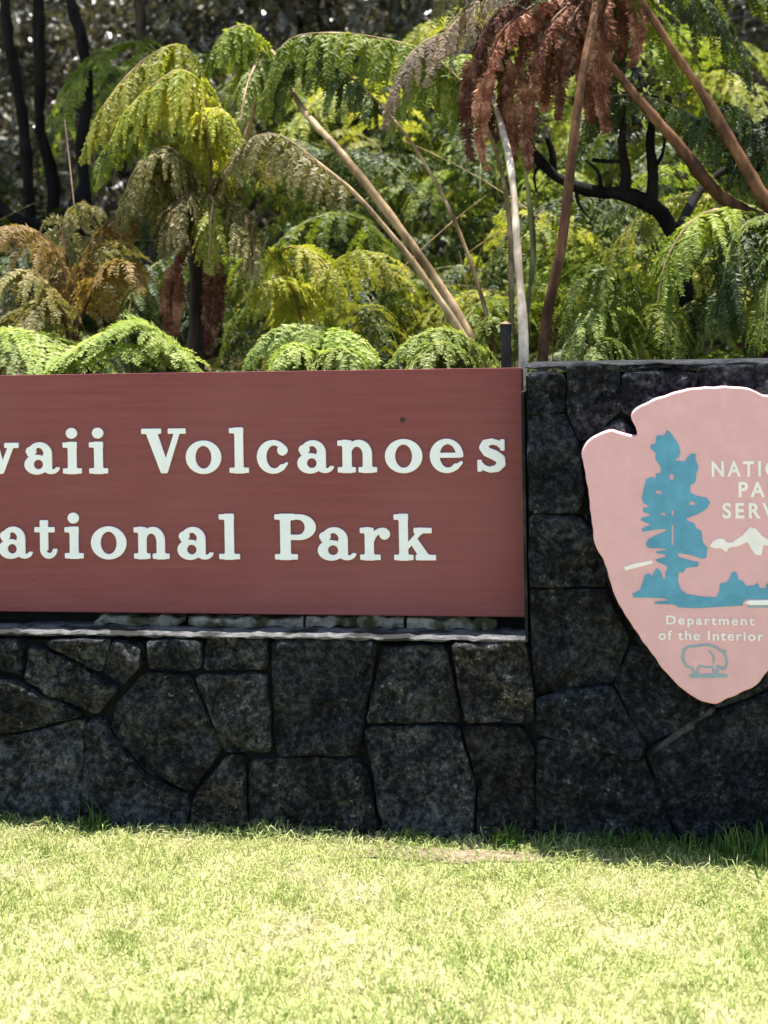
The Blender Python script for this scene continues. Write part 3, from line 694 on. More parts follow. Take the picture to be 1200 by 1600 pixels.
# ------------------------------------------------------------------ ferns
Z = np.array([0, 0, 1.0])
def frond_arrays(P, s0=0.3, npairs=22, plen=0.25, droop=0.5, seed=0, leaf=0.027, ang=25, lift=0.1, hint=None, wid=0.22, dens=1.0, mess=1.0):
    """leaflets of a twice divided fern frond whose midrib runs through P"""
    g = np.random.default_rng(seed)
    C, L = catmull(P, 120); T = norm(np.gradient(C, axis=0))
    B, D, W, LL, WW = [], [], [], [], []
    for k in range(npairs):
        tt = (k + 0.5 + g.uniform(-.25, .25) * mess) / npairs; u = min(1, max(s0, s0 + (1 - s0) * tt)); idx = u * 119
        p = np.array([np.interp(idx, np.arange(120), C[:, q]) for q in range(3)]); t = T[int(idx)]
        up = Z if hint is None else np.asarray(hint, float)
        up = up - np.dot(up, t) * t
        if np.linalg.norm(up) < 0.25: up = np.array([0, -1.0, 0.3]); up = up - np.dot(up, t) * t
        up = norm(up); s = np.cross(t, up)
        tc = min(1, max(0, tt))
        prof = min(1.0, 0.55 + 1.6 * tc) * (1 - tc ** 2.2) ** 0.8 + 0.06
        for sd_ in (-1, 1):
            if g.random() < 0.05 * mess: continue
            l = plen * prof * g.uniform(0.7, 1.2)
            a = math.radians(ang + 28 * tt + g.normal(0, 9 * mess))
            d0 = norm(sd_ * s * math.cos(a) + t * math.sin(a) + up * (lift + g.normal(0, 0.14 * mess)))
            dk = droop * g.uniform(.65, 1.4); tw = g.normal(0, .25 * mess)
            m = max(4, int(l / (leaf * 0.34) * dens))
            ss = (np.arange(m) + 0.5) / m
            dd = norm(d0[None] * np.ones((m, 1)) - Z * (2.2 * dk * ss)[:, None] + (t * tw)[None] * ss[:, None])
            q = p + np.cumsum(dd, 0) * (l / m)
            w = norm(t[None] - (dd * t).sum(-1, keepdims=True) * dd)
            nn = np.cross(dd, w)
            sh = leaf * (1.05 - 0.66 * ss ** 1.5) * min(1, 0.55 + 0.5 * l / plen)
            for e in (-1, 1):
                dr = norm(e * w * 0.9 + dd * 0.45 + nn * g.normal(0, .16, (m, 1)) + g.normal(0, 0.12, (m, 3)) - Z * 0.22 * dk)
                B.append(q); D.append(dr); W.append(dd + g.normal(0, 0.16, (m, 3)))
                ll = sh * g.uniform(0.7, 1.2, m); LL.append(ll); WW.append(ll * wid * g.uniform(.8, 1.2, m))
            B.append(q[::2] - dd[::2] * (l / m)); D.append(dd[::2]); W.append(w[::2]); LL.append(np.full(len(q[::2]), 2.6 * l / m)); WW.append(np.full(len(q[::2]), .0016))
    B, D, W, LL, WW = np.vstack(B), np.vstack(D), np.vstack(W), np.concatenate(LL), np.concatenate(WW)
    return kites(B, D, W, LL, WW, 0.3)

def stalk_arrays(P, r0, r1, n=60, sides=8):
    C, L = catmull(P, n); t = np.linspace(0, 1, n); sd0 = int(abs(P[0][0] * 37 + P[-1][0] * 91) * 100) % 9973
    g = np.random.default_rng(sd0)
    def low(k): return np.interp(t, np.linspace(0, 1, k), g.normal(0, 1, k))
    wob = min(.3 * r0, .006)
    C = C + np.stack([low(9), low(9), low(9) * .3], 1) * wob * np.sin(np.pi * t)[:, None] ** .5
    r = (r0 * (1 - t) ** 0.8 + r1) * (1 + .09 * low(14) + .06 * low(30))
    return tube(C, r, sides, 0.05, sd0)

count = [0]
def frond(parent, pts, mat, stalk='stalk_tan', r=0.009, label=None, world=False, **kw):
    """pts: (px, py, Y) triples, read off the photograph at a chosen depth"""
    P = [tuple(p) for p in pts] if world else [tuple(at(*p)) for p in pts]
    count[0] += 1
    V, Fc = frond_arrays(P, seed=count[0], **kw)
    off = np.array(parent.location)
    o = link('frond', mesh_np('frond', V - off, Fc), M[mat], parent)
    sv, sq = stalk_arrays(P, r, 0.0012)
    link('stalk', mesh_np('stalk', sv - off, sq, True), M[stalk], o)
    if label: o['label'] = label
    return o
def fern(px, py, Y, label, cat='fern', name='tree_fern', group=None):
    q = at(px, py, Y); zz = ground_z(q[0], q[1])
    return empty(name, (float(q[0]), float(q[1]), zz - 0.03), label, cat, group)
def fern_trunk(e, px, py, Y, r=0.06, mat='fibre'):
    top = at(px, py, Y); b = np.array(e.location)
    n = 14; t = np.linspace(0, 1, n)[:, None]
    C = b + (top - b) * t + 0.01 * np.sin(t * 9)
    v, q = tube(C, r * (1.15 - 0.25 * t[:, 0]), 10, 0.09, int(px) % 50)
    return link('trunk', mesh_np('trunk', v - b, q, True), M[mat], e)

# fern A: crown hidden behind the sign's end, bare stalks fanning up
fa = fern(800, 640, 0.75, 'tree fern with long bare stalks fanning up from behind the right end of the sign')
fern_trunk(fa, 800, 640, 0.75, 0.07)
frond(fa, [(800, 640, .75), (758, 572, .75), (690, 450, .78), (610, 335, .8), (535, 235, .84), (475, 165, 1.0), (445, 110, 1.25), (425, 80, 1.35), (405, 85, 1.3), (385, 130, 1.15), (375, 190, 1.05)], 'pale', 'stalk_tan', 0.020, s0=.70, npairs=18, plen=.18, droop=2.0, leaf=.027, wid=.28)
frond(fa, [(800, 640, .70), (752, 570, .70), (650, 415, .72), (575, 325, .74), (505, 262, .76), (440, 212, .8), (390, 220, .82), (350, 270, .82)], 'olive', 'stalk_tan', 0.0145, s0=.62, npairs=22, plen=.2, droop=2.0, leaf=.027, wid=.28)
frond(fa, [(805, 640, .68), (818, 565, .68), (812, 430, .74), (797, 260, .9), (768, 150, 1.2), (742, 60, 1.35), (730, 0, 1.4), (715, -60, 1.4), (670, -100, 1.4)], 'olive', 'stalk_pale', 0.0155, s0=.84, npairs=14, plen=.2, droop=1.2, leaf=.036, wid=.17)
frond(fa, [(790, 640, .8), (800, 500, .9), (790, 300, 1.0), (740, 160, 1.1), (670, 85, 1.1), (600, 62, 1.1), (520, 52, 1.05), (455, 62, 1.0), (425, 110, .98), (410, 180, .96)], 'green', 'stalk_tan', 0.010, s0=.52, npairs=36, plen=.24, droop=2.2, leaf=.036, wid=.3, mess=.8)
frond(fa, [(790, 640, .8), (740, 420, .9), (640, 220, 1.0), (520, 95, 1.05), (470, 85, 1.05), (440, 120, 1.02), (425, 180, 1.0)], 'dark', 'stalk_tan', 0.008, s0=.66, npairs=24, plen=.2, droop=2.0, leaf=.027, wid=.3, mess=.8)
frond(fa, [(795, 640, .85), (830, 400, 1.0), (800, 150, 1.1), (750, 45, 1.1), (700, 50, 1.05), (650, 75, 1.0), (615, 130, .95), (600, 200, .93)], 'straw', 'stalk_green', 0.007, s0=.66, npairs=26, plen=.17, droop=2.4, leaf=.027, wid=.2)
frond(fa, [(795, 640, .85), (835, 400, 1.2), (800, 170, 1.3), (740, 95, 1.3), (680, 100, 1.2), (630, 150, 1.15), (600, 220, 1.1)], 'pale', 'stalk_green', 0.007, s0=.62, npairs=28, plen=.2, droop=2.0, leaf=.027, wid=.26)
# stub beside the stalks
st = at(790, 560, .60); stub = fern(790, 560, .62, 'short broken grey brown stub standing between the bare fern stalks', 'stub', 'plant_stub')
C = np.linspace(np.array(stub.location), at(790, 506, .62), 10)
v, q = tube(C, np.full(10, .018), 8, .06, 3); v2 = np.vstack([v, C[-1:] + [[0, 0, .006]]])
link('stem', mesh_np('stem', v - np.array(stub.location), q, True), M['bark2'], stub)
tv = np.array([v[-8 + k] for k in range(8)] + [C[-1] + np.array([0, 0, .01])]); link('broken_top', mesh_np('broken_top', tv - np.array(stub.location), [(k, (k + 1) % 8, 8) for k in range(8)]), M['stalk_tan'], stub)

# fern of hanging dead fronds at the top
fd = fern(846, 600, .72, 'slender dark brown stem rising over the pier into red brown hanging dead fronds')
C, _ = catmull([np.array(fd.location), at(848, 565, .72), at(878, 380, .74), at(905, 150, .8), at(932, 0, .95), at(925, -60, 1.1)], 40)
v, q = tube(C, np.linspace(.021, .013, 40), 8, .04, 6)
link('trunk', mesh_np('trunk', v - np.array(fd.location), q, True), M['stalk_brown'], fd)
for k, (pts, L_, mt) in enumerate([
    ([(925, -60, 1.1), (880, -40, 1.2), (820, -10, 1.1), (760, 40, 1.0), (735, 120, .98), (728, 190, .98), (740, 250, .98)], .17, 'dead'),
    ([(925, -60, 1.1), (880, -20, 1.2), (840, 20, 1.1), (810, 90, 1.05), (800, 170, 1.05), (805, 250, 1.05)], .16, 'dead'),
    ([(925, -60, 1.1), (900, -30, 1.2), (870, 20, 1.1), (855, 90, 1.1), (850, 170, 1.1)], .15, 'dead'),
    ([(925, -60, 1.1), (925, -40, 1.2), (920, 20, 1.15), (915, 100, 1.15), (925, 190, 1.15)], .15, 'dead'),
    ([(925, -60, 1.1), (960, -30, 1.25), (975, 30, 1.25), (965, 90, 1.25)], .10, 'dead'),
    ([(925, -60, 1.1), (960, 40, 1.3), (945, 130, 1.3), (925, 160, 1.28), (918, 220, 1.26)], .12, 'dark'),
    ([(925, -60, 1.1), (990, 0, 1.4), (1040, 60, 1.45), (1060, 140, 1.45)], .2, 'green'),
    ([(925, -60, 1.1), (850, -60, 1.2), (780, -20, 1.1), (730, 10, 1.05), (690, 60, 1.0), (660, 130, .98)], .18, 'straw'),
    ([(925, -60, 1.1), (860, -50, 1.3), (800, 0, 1.25), (770, 60, 1.2), (762, 130, 1.2), (770, 210, 1.2)], .14, 'dead'),
    ([(925, -60, 1.1), (1000, -60, 1.5), (1080, -20, 1.6), (1150, 60, 1.7), (1180, 140, 1.7)], .3, 'dark'),
    ([(925, -60, 1.1), (1040, -70, 1.3), (1120, -60, 1.2), (1200, 0, 1.2)], .3, 'green'),
]):
    dd = mt == 'dead'
    frond(fd, pts, mt, 'stalk_brown' if dd else 'stalk_green', .008, s0=.2, npairs=34 if dd else 24, plen=L_ * (.66 if dd else 1), droop=2.2 if mt != 'green' else .8, leaf=.032, wid=.26 if dd else .24, mess=1.2)
    if dd:
        pts2 = [pts[0]] + [(x + 22, y + 14, Y - .06) for x, y, Y in pts[1:]]
        frond(fd, pts2, mt, 'stalk_brown', .006, s0=.2, npairs=30, plen=L_ * .55, droop=2.6, leaf=.032, wid=.26, mess=1.3)

# fern B: to the right, stalks running up and left
fb = fern(1225, 380, 1.15, 'green tree fern at the right edge with two brown stalks slanting up to the left')
fern_trunk(fb, 1225, 360, 1.15, 0.08)
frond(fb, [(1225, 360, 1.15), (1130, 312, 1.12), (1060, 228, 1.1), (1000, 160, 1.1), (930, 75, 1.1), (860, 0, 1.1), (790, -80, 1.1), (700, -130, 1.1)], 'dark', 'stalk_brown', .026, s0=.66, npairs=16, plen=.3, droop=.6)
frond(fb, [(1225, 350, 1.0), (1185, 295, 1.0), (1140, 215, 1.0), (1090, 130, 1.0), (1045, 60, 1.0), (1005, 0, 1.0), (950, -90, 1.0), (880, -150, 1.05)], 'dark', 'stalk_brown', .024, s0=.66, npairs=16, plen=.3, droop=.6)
for k, (pts, L_, mt) in enumerate([
    ([(1225, 360, 1.15), (1150, 330, 1.0), (1090, 340, .9), (1050, 390, .85), (1030, 460, .82), (1020, 530, .8)], .24, 'green'),
    ([(1225, 360, 1.15), (1190, 340, 1.0), (1150, 370, .85), (1130, 440, .8), (1120, 520, .78)], .24, 'dark'),
    ([(1225, 360, 1.15), (1230, 330, 1.0), (1220, 370, .8), (1200, 450, .75), (1190, 540, .7)], .24, 'green'),
    ([(1225, 360, 1.15), (1130, 220, 1.2), (1040, 160, 1.2), (960, 150, 1.2), (920, 185, 1.2), (905, 240, 1.2)], .16, 'dark'),
    ([(1225, 360, 1.15), (1190, 230, 1.2), (1150, 170, 1.2), (1090, 190, 1.2), (1050, 250, 1.2)], .2, 'dark'),
    ([(1225, 360, 1.15), (1240, 240, 1.2), (1230, 180, 1.2), (1180, 200, 1.15), (1140, 280, 1.1)], .25, 'dark'),
    ([(1225, 360, 1.15), (1280, 300, 1.1), (1340, 320, 1.0), (1380, 400, .9)], .25, 'green'),
    ([(1225, 360, 1.15), (1110, 300, 1.8), (1010, 330, 1.9), (950, 400, 1.9), (920, 470, 1.85)], .24, 'yellow'),
]):
    frond(fb, pts, mt, 'stalk_green' if k else 'stalk_tan', .008, s0=.18, npairs=28, plen=L_, droop=1.2, leaf=.027, wid=.27)

# fern C: trunk left of centre with arching fronds
fc = fern(305, 560, 1.3, 'tree fern with a red brown fibrous trunk and yellow green fronds arching left')
fern_trunk(fc, 305, 400, 1.3, 0.036, 'stalk_dark')
for k, (pts, L_, mt, sf) in enumerate([
    ([(305, 400, 1.3), (290, 300, 1.2), (285, 230, 1.1), (310, 195, 1.05), (345, 195, 1.0), (375, 225, .98)], .17, 'yellow', .35),
    ([(305, 400, 1.3), (340, 290, 1.15), (390, 230, 1.05), (450, 235, 1.0), (500, 280, .96), (520, 320, .95)], .2, 'olive', .3),
    ([(305, 400, 1.3), (280, 310, 1.1), (240, 270, 1.0), (205, 295, .95), (190, 350, .92)], .18, 'olive', .3),
    ([(305, 400, 1.3), (280, 300, 1.15), (250, 220, 1.05), (210, 195, 1.0), (170, 230, .98), (150, 290, .96)], .19, 'green', .3),
    ([(305, 400, 1.3), (310, 330, 1.1), (300, 300, 1.0), (270, 330, .9), (255, 400, .88)], .2, 'olive', .2),
    ([(305, 400, 1.3), (340, 330, 1.1), (370, 320, 1.0), (390, 360, .95), (395, 430, .92)], .2, 'olive', .2),
    ([(305, 400, 1.3), (320, 320, 1.1), (330, 310, 1.0), (330, 350, .92), (325, 420, .9)], .18, 'yellow', .2),
    ([(305, 400, 1.3), (300, 385, 1.2), (275, 410, 1.15), (268, 480, 1.15), (270, 540, 1.15)], .10, 'dead', .2),
    ([(305, 400, 1.3), (320, 385, 1.2), (335, 410, 1.15), (332, 480, 1.15), (325, 550, 1.15)], .10, 'dead', .2),
]):
    frond(fc, pts, mt, 'stalk_brown' if mt in ('dead', 'olive') else 'stalk_tan', .009, s0=sf, npairs=24, plen=L_, droop=1.6, leaf=.027, wid=.27)

for pts, L_, mt, sf in [
    ([(305, 400, 1.3), (325, 260, 1.3), (320, 140, 1.25), (285, 74, 1.2), (235, 88, 1.15), (185, 135, 1.1), (150, 185, 1.08), (126, 245, 1.06)], .27, 'yellow', .46),
    ([(305, 400, 1.3), (325, 270, 1.2), (320, 150, 1.12), (285, 110, 1.05), (245, 130, 1.0), (200, 170, .98), (170, 225, .96)], .24, 'yellow', .5),
    ([(305, 400, 1.3), (370, 250, 1.35), (405, 120, 1.35), (395, 50, 1.3), (365, 42, 1.25), (338, 70, 1.2), (320, 115, 1.2)], .2, 'green', .52),
    ([(305, 400, 1.3), (330, 280, 1.15), (320, 190, 1.05), (340, 170, 1.0), (365, 195, .98), (380, 235, .96)], .18, 'yellow', .4),
    ([(305, 400, 1.3), (300, 290, 1.1), (270, 235, 1.0), (230, 240, .95), (200, 290, .92), (190, 350, .9)], .2, 'olive', .35),
]:
    frond(fc, pts, mt, 'stalk_tan', .010, s0=sf, npairs=30, plen=L_, droop=2.2, leaf=.027, wid=.30, mess=.8)

# fern D: orange fern at the left edge
fdv = fern(115, 560, 1.0, 'orange brown withering fern at the left edge above the sign', name='fern')
for k, (pts, L_, mt) in enumerate([
    ([(115, 560, 1.0), (110, 470, 1.0), (85, 390, 1.0), (40, 355, .98), (-10, 365, .95), (-50, 410, .9)], .2, 'orange'),
    ([(115, 560, 1.0), (120, 460, 1.0), (150, 370, 1.0), (190, 340, .98), (215, 370, .95)], .17, 'orange'),
    ([(115, 560, 1.0), (100, 490, .95), (60, 430, .9), (10, 430, .88), (-30, 470, .85)], .18, 'olive'),
    ([(115, 560, 1.0), (130, 490, .95), (165, 420, .9), (200, 410, .88), (225, 450, .85)], .16, 'orange'),
    ([(115, 560, 1.0), (100, 500, .9), (75, 470, .8), (50, 490, .75), (35, 530, .7)], .15, 'olive'),
    ([(115, 560, 1.0), (105, 440, 1.1), (100, 350, 1.15), (125, 320, 1.15), (160, 330, 1.1)], .17, 'olive'),
]):
    frond(fdv, pts, mt, 'stalk_brown', .007, s0=.3, npairs=22, plen=L_, droop=1.0, leaf=.027, wid=.26)

# front row along the top of the sign
ff = fern(20, 600, .62, 'broad pale green fern fronds spreading over the top edge of the sign at far left', name='fern')
for pts, L_ in [
    ([(-60, 640, .75), (-30, 540, .72), (30, 515, .7), (110, 545, .66), (190, 540, .62), (270, 545, .6), (310, 575, .58)], .24),
    ([(-60, 640, .75), (-70, 560, .7), (-30, 520, .64), (20, 530, .58), (60, 560, .54), (80, 600, .5)], .22),
    ([(330, 640, .75), (290, 560, .72), (230, 510, .68), (170, 520, .62), (110, 550, .58), (60, 590, .54)], .22),
    ([(-60, 640, .75), (-120, 560, .7), (-180, 540, .65), (-240, 580, .6)], .22)]:
    frond(ff, pts, 'pale', 'stalk_green', .006, s0=.12, npairs=40, plen=L_ * 1.25, droop=.28, leaf=.030, wid=.34, lift=.0, mess=.5)
fg = fern(500, 600, .62, 'bright green fern with curled tips above the middle of the sign', name='fern')
for pts, L_ in [
    ([(560, 640, .75), (540, 540, .72), (490, 508, .68), (430, 515, .64), (395, 545, .6), (385, 575, .58)], .15),
    ([(470, 640, .75), (480, 550, .7), (520, 515, .66), (560, 530, .62), (590, 565, .58)], .14),
    ([(500, 640, .7), (500, 570, .64), (470, 540, .58), (440, 550, .54), (420, 580, .52)], .13),
    ([(500, 640, .7), (505, 570, .62), (530, 545, .56), (555, 560, .52), (570, 590, .5)], .13)]:
    frond(fg, pts, 'pale', 'stalk_green', .005, s0=.25, npairs=28, plen=L_, droop=1.1, leaf=.029, wid=.34, mess=.6)
fh = fern(690, 600, .62, 'small pale green arching fern beside the foot of the bare stalks', name='fern')
for pts, L_ in [
    ([(760, 640, .75), (745, 550, .72), (700, 515, .68), (645, 530, .64), (605, 570, .6)], .15),
    ([(720, 640, .75), (720, 560, .68), (690, 535, .6), (655, 555, .56), (630, 590, .54)], .13),
    ([(700, 640, .75), (735, 540, .8), (760, 500, .8), (790, 520, .8), (800, 560, .8)], .11)]:
    frond(fh, pts, 'pale', 'stalk_green', .005, s0=.25, npairs=28, plen=L_, droop=.8, leaf=.029, wid=.34, mess=.6)
fy = fern(470, 580, 1.5, 'yellowing fern arching over the middle of the sign behind the bright green one', name='fern')
for pts, L_, mt in [
    ([(480, 600, 1.5), (470, 470, 1.45), (440, 405, 1.4), (400, 395, 1.35), (370, 430, 1.3), (360, 470, 1.28)], .2, 'green'),
    ([(480, 600, 1.5), (465, 460, 1.4), (440, 395, 1.35), (480, 390, 1.3), (520, 430, 1.26), (535, 480, 1.24)], .2, 'yellow'),
    ([(480, 600, 1.5), (500, 460, 1.5), (540, 400, 1.48), (590, 400, 1.45), (620, 450, 1.4)], .2, 'yellow'),
    ([(480, 600, 1.5), (470, 500, 1.35), (450, 440, 1.2), (420, 440, 1.1), (400, 490, 1.05)], .17, 'yellow')]:
    frond(fy, pts, mt, 'stalk_tan', .006, s0=.3, npairs=26, plen=L_, droop=1.1, leaf=.027, wid=.27)
fe = fern(960, 600, .95, 'green fern with fronds drooping just above the pier', name='fern')
for pts, L_, mt in [
    ([(1000, 640, .95), (1005, 500, .92), (985, 435, .9), (935, 425, .86), (895, 455, .82), (875, 520, .8)], .2, 'green'),
    ([(980, 640, .95), (970, 530, .9), (940, 480, .84), (905, 500, .78), (885, 560, .75)], .18, 'pale'),
    ([(980, 640, .95), (990, 530, .9), (1020, 480, .84), (1050, 500, .78), (1065, 560, .75)], .18, 'green'),
    ([(960, 640, .95), (965, 560, .85), (950, 530, .75), (925, 545, .7), (910, 580, .66)], .15, 'pale'),
    ([(1000, 640, .95), (1040, 520, 1.0), (1090, 470, 1.0), (1150, 490, 1.0), (1180, 560, 1.0)], .2, 'dark')]:
    frond(fe, pts, mt, 'stalk_green', .006, s0=.22, npairs=26, plen=L_, droop=1.1, leaf=.027, wid=.28)

# shared fronds for the ferns further back
def local_frond(kind, seed, mat):
    g = random.Random(seed)
    H = 0.9 + 0.2 * g.random()
    if kind == 0: P = [(0, 0, 0), (.10, 0, .45 * H), (.35, .03, .85 * H), (.75, .06, .95 * H), (1.15, .05, .75 * H), (1.4, 0, .4 * H)]
    elif kind == 1: P = [(0, 0, 0), (.06, 0, .6 * H), (.22, -.03, 1.1 * H), (.5, -.05, 1.25 * H), (.85, -.04, 1.1 * H), (1.05, 0, .8 * H)]
    else: P = [(0, 0, 0), (.2, 0, .25 * H), (.5, .05, .42 * H), (.9, .05, .4 * H), (1.25, .0, .2 * H)]
    V, Fc = frond_arrays(P, seed=seed, s0=.25, npairs=18, plen=.36, droop=.8, leaf=.046, wid=.28)
    m = mesh_np('frond', V, Fc); m.materials.append(M[mat])
    sv, sq = stalk_arrays(P, .009, .0015, 24, 5); sm = mesh_np('stalk', sv, sq, True); sm.materials.append(M['stalk_green' if mat != 'dead' else 'stalk_brown'])
    return m, sm
SH = {}
for mi, mt in enumerate(('green', 'yellow', 'dark', 'pale', 'olive', 'dead')):
    for kd in range(3): SH[mt, kd] = local_frond(kd, 100 + mi * 10 + kd, mt)
def back_fern(px, Y, label, mats, n=11, scale=1.0, height=0.35, seed=0, group='ferns of the undergrowth'):
    q = at(px, 560, Y); zz = ground_z(q[0], q[1]) - 0.03
    e = empty('tree_fern', (float(q[0]), Y, zz), label, 'fern', group)
    g = random.Random(seed)
    C = np.array([(0.03 * math.sin(k), 0.02 * k / 8, (height + .03) * k / 8) for k in range(9)])
    v, qd = tube(C, np.linspace(.07, .05, 9), 9, .1, seed)
    link('trunk', mesh_np('trunk', v, qd, True), M['fibre'], e)
    for k in range(n):
        m, sm = SH[mats[k % len(mats)], g.choice((0, 0, 1, 1, 2))]
        o = link('frond', m, None, e); s = scale * g.uniform(.75, 1.15)
        o.location = (0, 0, height); o.scale = (s, s, s)
        o.rotation_euler = (g.uniform(-.15, .15), g.uniform(-.15, .2), 2 * math.pi * (k + g.uniform(-.3, .3)) / n)
        st_ = link('stalk', sm, None, o)
    return e
BF = [  # dark leaf tints mixed in here stand for deep shade between fronds
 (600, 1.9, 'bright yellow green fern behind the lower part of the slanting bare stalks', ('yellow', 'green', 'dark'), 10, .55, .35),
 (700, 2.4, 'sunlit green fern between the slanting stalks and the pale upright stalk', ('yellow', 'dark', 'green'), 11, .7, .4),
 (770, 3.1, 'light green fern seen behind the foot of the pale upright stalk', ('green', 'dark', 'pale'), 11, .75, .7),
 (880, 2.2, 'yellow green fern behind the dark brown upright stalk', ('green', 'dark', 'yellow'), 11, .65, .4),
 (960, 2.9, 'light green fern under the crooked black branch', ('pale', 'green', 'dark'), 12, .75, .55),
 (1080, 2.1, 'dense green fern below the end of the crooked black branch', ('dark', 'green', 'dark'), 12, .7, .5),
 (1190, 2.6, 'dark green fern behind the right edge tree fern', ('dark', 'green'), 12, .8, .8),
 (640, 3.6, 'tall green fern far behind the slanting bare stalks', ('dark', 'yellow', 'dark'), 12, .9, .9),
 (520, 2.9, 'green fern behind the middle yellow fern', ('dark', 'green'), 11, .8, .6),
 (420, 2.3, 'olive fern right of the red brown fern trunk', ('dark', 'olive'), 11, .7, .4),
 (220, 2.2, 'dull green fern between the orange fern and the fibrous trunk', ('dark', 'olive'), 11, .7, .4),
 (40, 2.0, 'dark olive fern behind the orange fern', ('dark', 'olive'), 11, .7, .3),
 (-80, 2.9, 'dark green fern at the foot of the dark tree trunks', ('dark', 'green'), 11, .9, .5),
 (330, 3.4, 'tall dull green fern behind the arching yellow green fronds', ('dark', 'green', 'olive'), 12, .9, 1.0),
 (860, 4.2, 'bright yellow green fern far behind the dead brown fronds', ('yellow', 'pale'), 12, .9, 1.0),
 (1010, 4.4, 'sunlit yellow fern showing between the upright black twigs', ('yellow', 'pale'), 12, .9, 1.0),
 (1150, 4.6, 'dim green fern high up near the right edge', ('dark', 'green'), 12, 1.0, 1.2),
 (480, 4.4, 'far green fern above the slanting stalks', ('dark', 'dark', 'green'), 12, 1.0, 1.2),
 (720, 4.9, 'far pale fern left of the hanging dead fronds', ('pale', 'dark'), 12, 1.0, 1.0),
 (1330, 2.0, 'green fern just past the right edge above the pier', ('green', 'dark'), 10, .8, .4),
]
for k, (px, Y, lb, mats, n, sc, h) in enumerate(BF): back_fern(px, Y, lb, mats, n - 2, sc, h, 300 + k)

# ------------------------------------------------------------------ trees
def leaf_cloud(n, centres, radii, size, seed, flat=0.3):
    g = np.random.default_rng(seed); centres = np.asarray(centres, float); radii = np.asarray(radii, float)
    k = g.integers(0, len(centres), n)
    d = norm(g.normal(0, 1, (n, 3))) * (g.random((n, 1)) ** 0.45)
    B = centres[k] + d * radii[k][:, None] * np.array([1, 1, .8])
    D = norm(g.normal(0, 1, (n, 3)) + np.array([0, 0, -.15])); W = g.normal(0, 1, (n, 3))
    W = W * np.array([1, 1, flat])
    L = size * g.uniform(.6, 1.3, n)
    return kites(B, D, W, L, L * .3, .2)

def tree(path, r0, r1, label, leaf='shrub', branches=(), crown=(), nleaf=3000, size=.06, seed=0, bark='bark', group=None, name='tree'):
    P = [np.array(at(*p)) for p in path]
    b = P[0]; e = empty(name, (float(b[0]), float(b[1]), float(b[2])), label, 'tree' if name == 'tree' else 'shrub', group)
    C, L = catmull(P, 110); off = np.array(e.location)
    t = np.linspace(0, 1, 110); gg = np.random.default_rng(seed + 500)
    lw = lambda k: np.interp(t, np.linspace(0, 1, k), gg.normal(0, 1, k))
    C = C + np.stack([lw(16), lw(16), 0 * t], 1) * r0 * .35
    v, q = tube(C, (r0 + (r1 - r0) * t) * (1 + .10 * lw(24) + .06 * lw(50)), 10, .08, seed)
    tr = link('trunk', mesh_np('trunk', v - off, q, True), M[bark], e)
    for bp, ra, rb in branches:
        C2, _ = catmull([np.array(at(*p)) for p in bp], 24)
        v, q = tube(C2, np.linspace(ra, rb, 24), 7, .07, seed + 1)
        link('branch', mesh_np('branch', v - off, q, True), M[bark], e)
    if crown:
        cs = [np.array(at(*c[:3])) for c in crown]; rs = [c[3] for c in crown]
        v, f = leaf_cloud(nleaf, cs, rs, size, seed)
        link('crown', mesh_np('crown', v - off, f), M[leaf], e)
    return e
G4 = 'thin dark trees'
def gz_px(px, Y):
    """photo row where the forest floor lies at column px and depth Y"""
    q = at(px, 560, Y); z = ground_z(q[0], Y) - 0.05
    lo, hi = -400, 1400
    for _ in range(40):
        m = (lo + hi) / 2
        if at(px, m, Y)[2] > z: lo = m
        else: hi = m
    return lo
tree([(60, gz_px(60, 2.9), 2.9), (45, 340, 2.9), (38, 200, 2.9), (20, 90, 2.9), (5, 0, 2.9), (-10, -200, 2.9), (20, -420, 3.0)], .034, .024, 'thin black tree trunk leaning left at the far left edge',
     crown=[(-20, -360, 3.0, .7), (60, -450, 2.8, .7), (-120, -300, 3.1, .6)], nleaf=5000, seed=1, group=G4)
tree([(90, gz_px(90, 3.3), 3.3), (88, 330, 3.3), (72, 200, 3.3), (66, 100, 3.3), (62, 0, 3.3), (70, -200, 3.3), (60, -420, 3.4)], .036, .024, 'straight black tree trunk, middle of the three at upper left',
     crown=[(80, -330, 3.4, .7), (160, -420, 3.3, .7), (0, -430, 3.5, .7)], nleaf=5000, seed=2, group=G4)
tree([(140, gz_px(140, 2.7), 2.7), (132, 330, 2.7), (132, 230, 2.7), (133, 140, 2.7), (120, 60, 2.7), (105, 0, 2.7), (80, -200, 2.7), (110, -420, 2.8)], .033, .022, 'bowed black tree trunk nearest the arching yellow green frond',
     branches=[([(132, 300, 2.7), (110, 330, 2.6), (80, 350, 2.5), (30, 345, 2.4), (-10, 310, 2.4)], .04, .02)],
     crown=[(100, -340, 2.8, .7), (200, -420, 2.9, .6), (40, -460, 2.6, .6)], nleaf=5000, seed=3, group=G4)
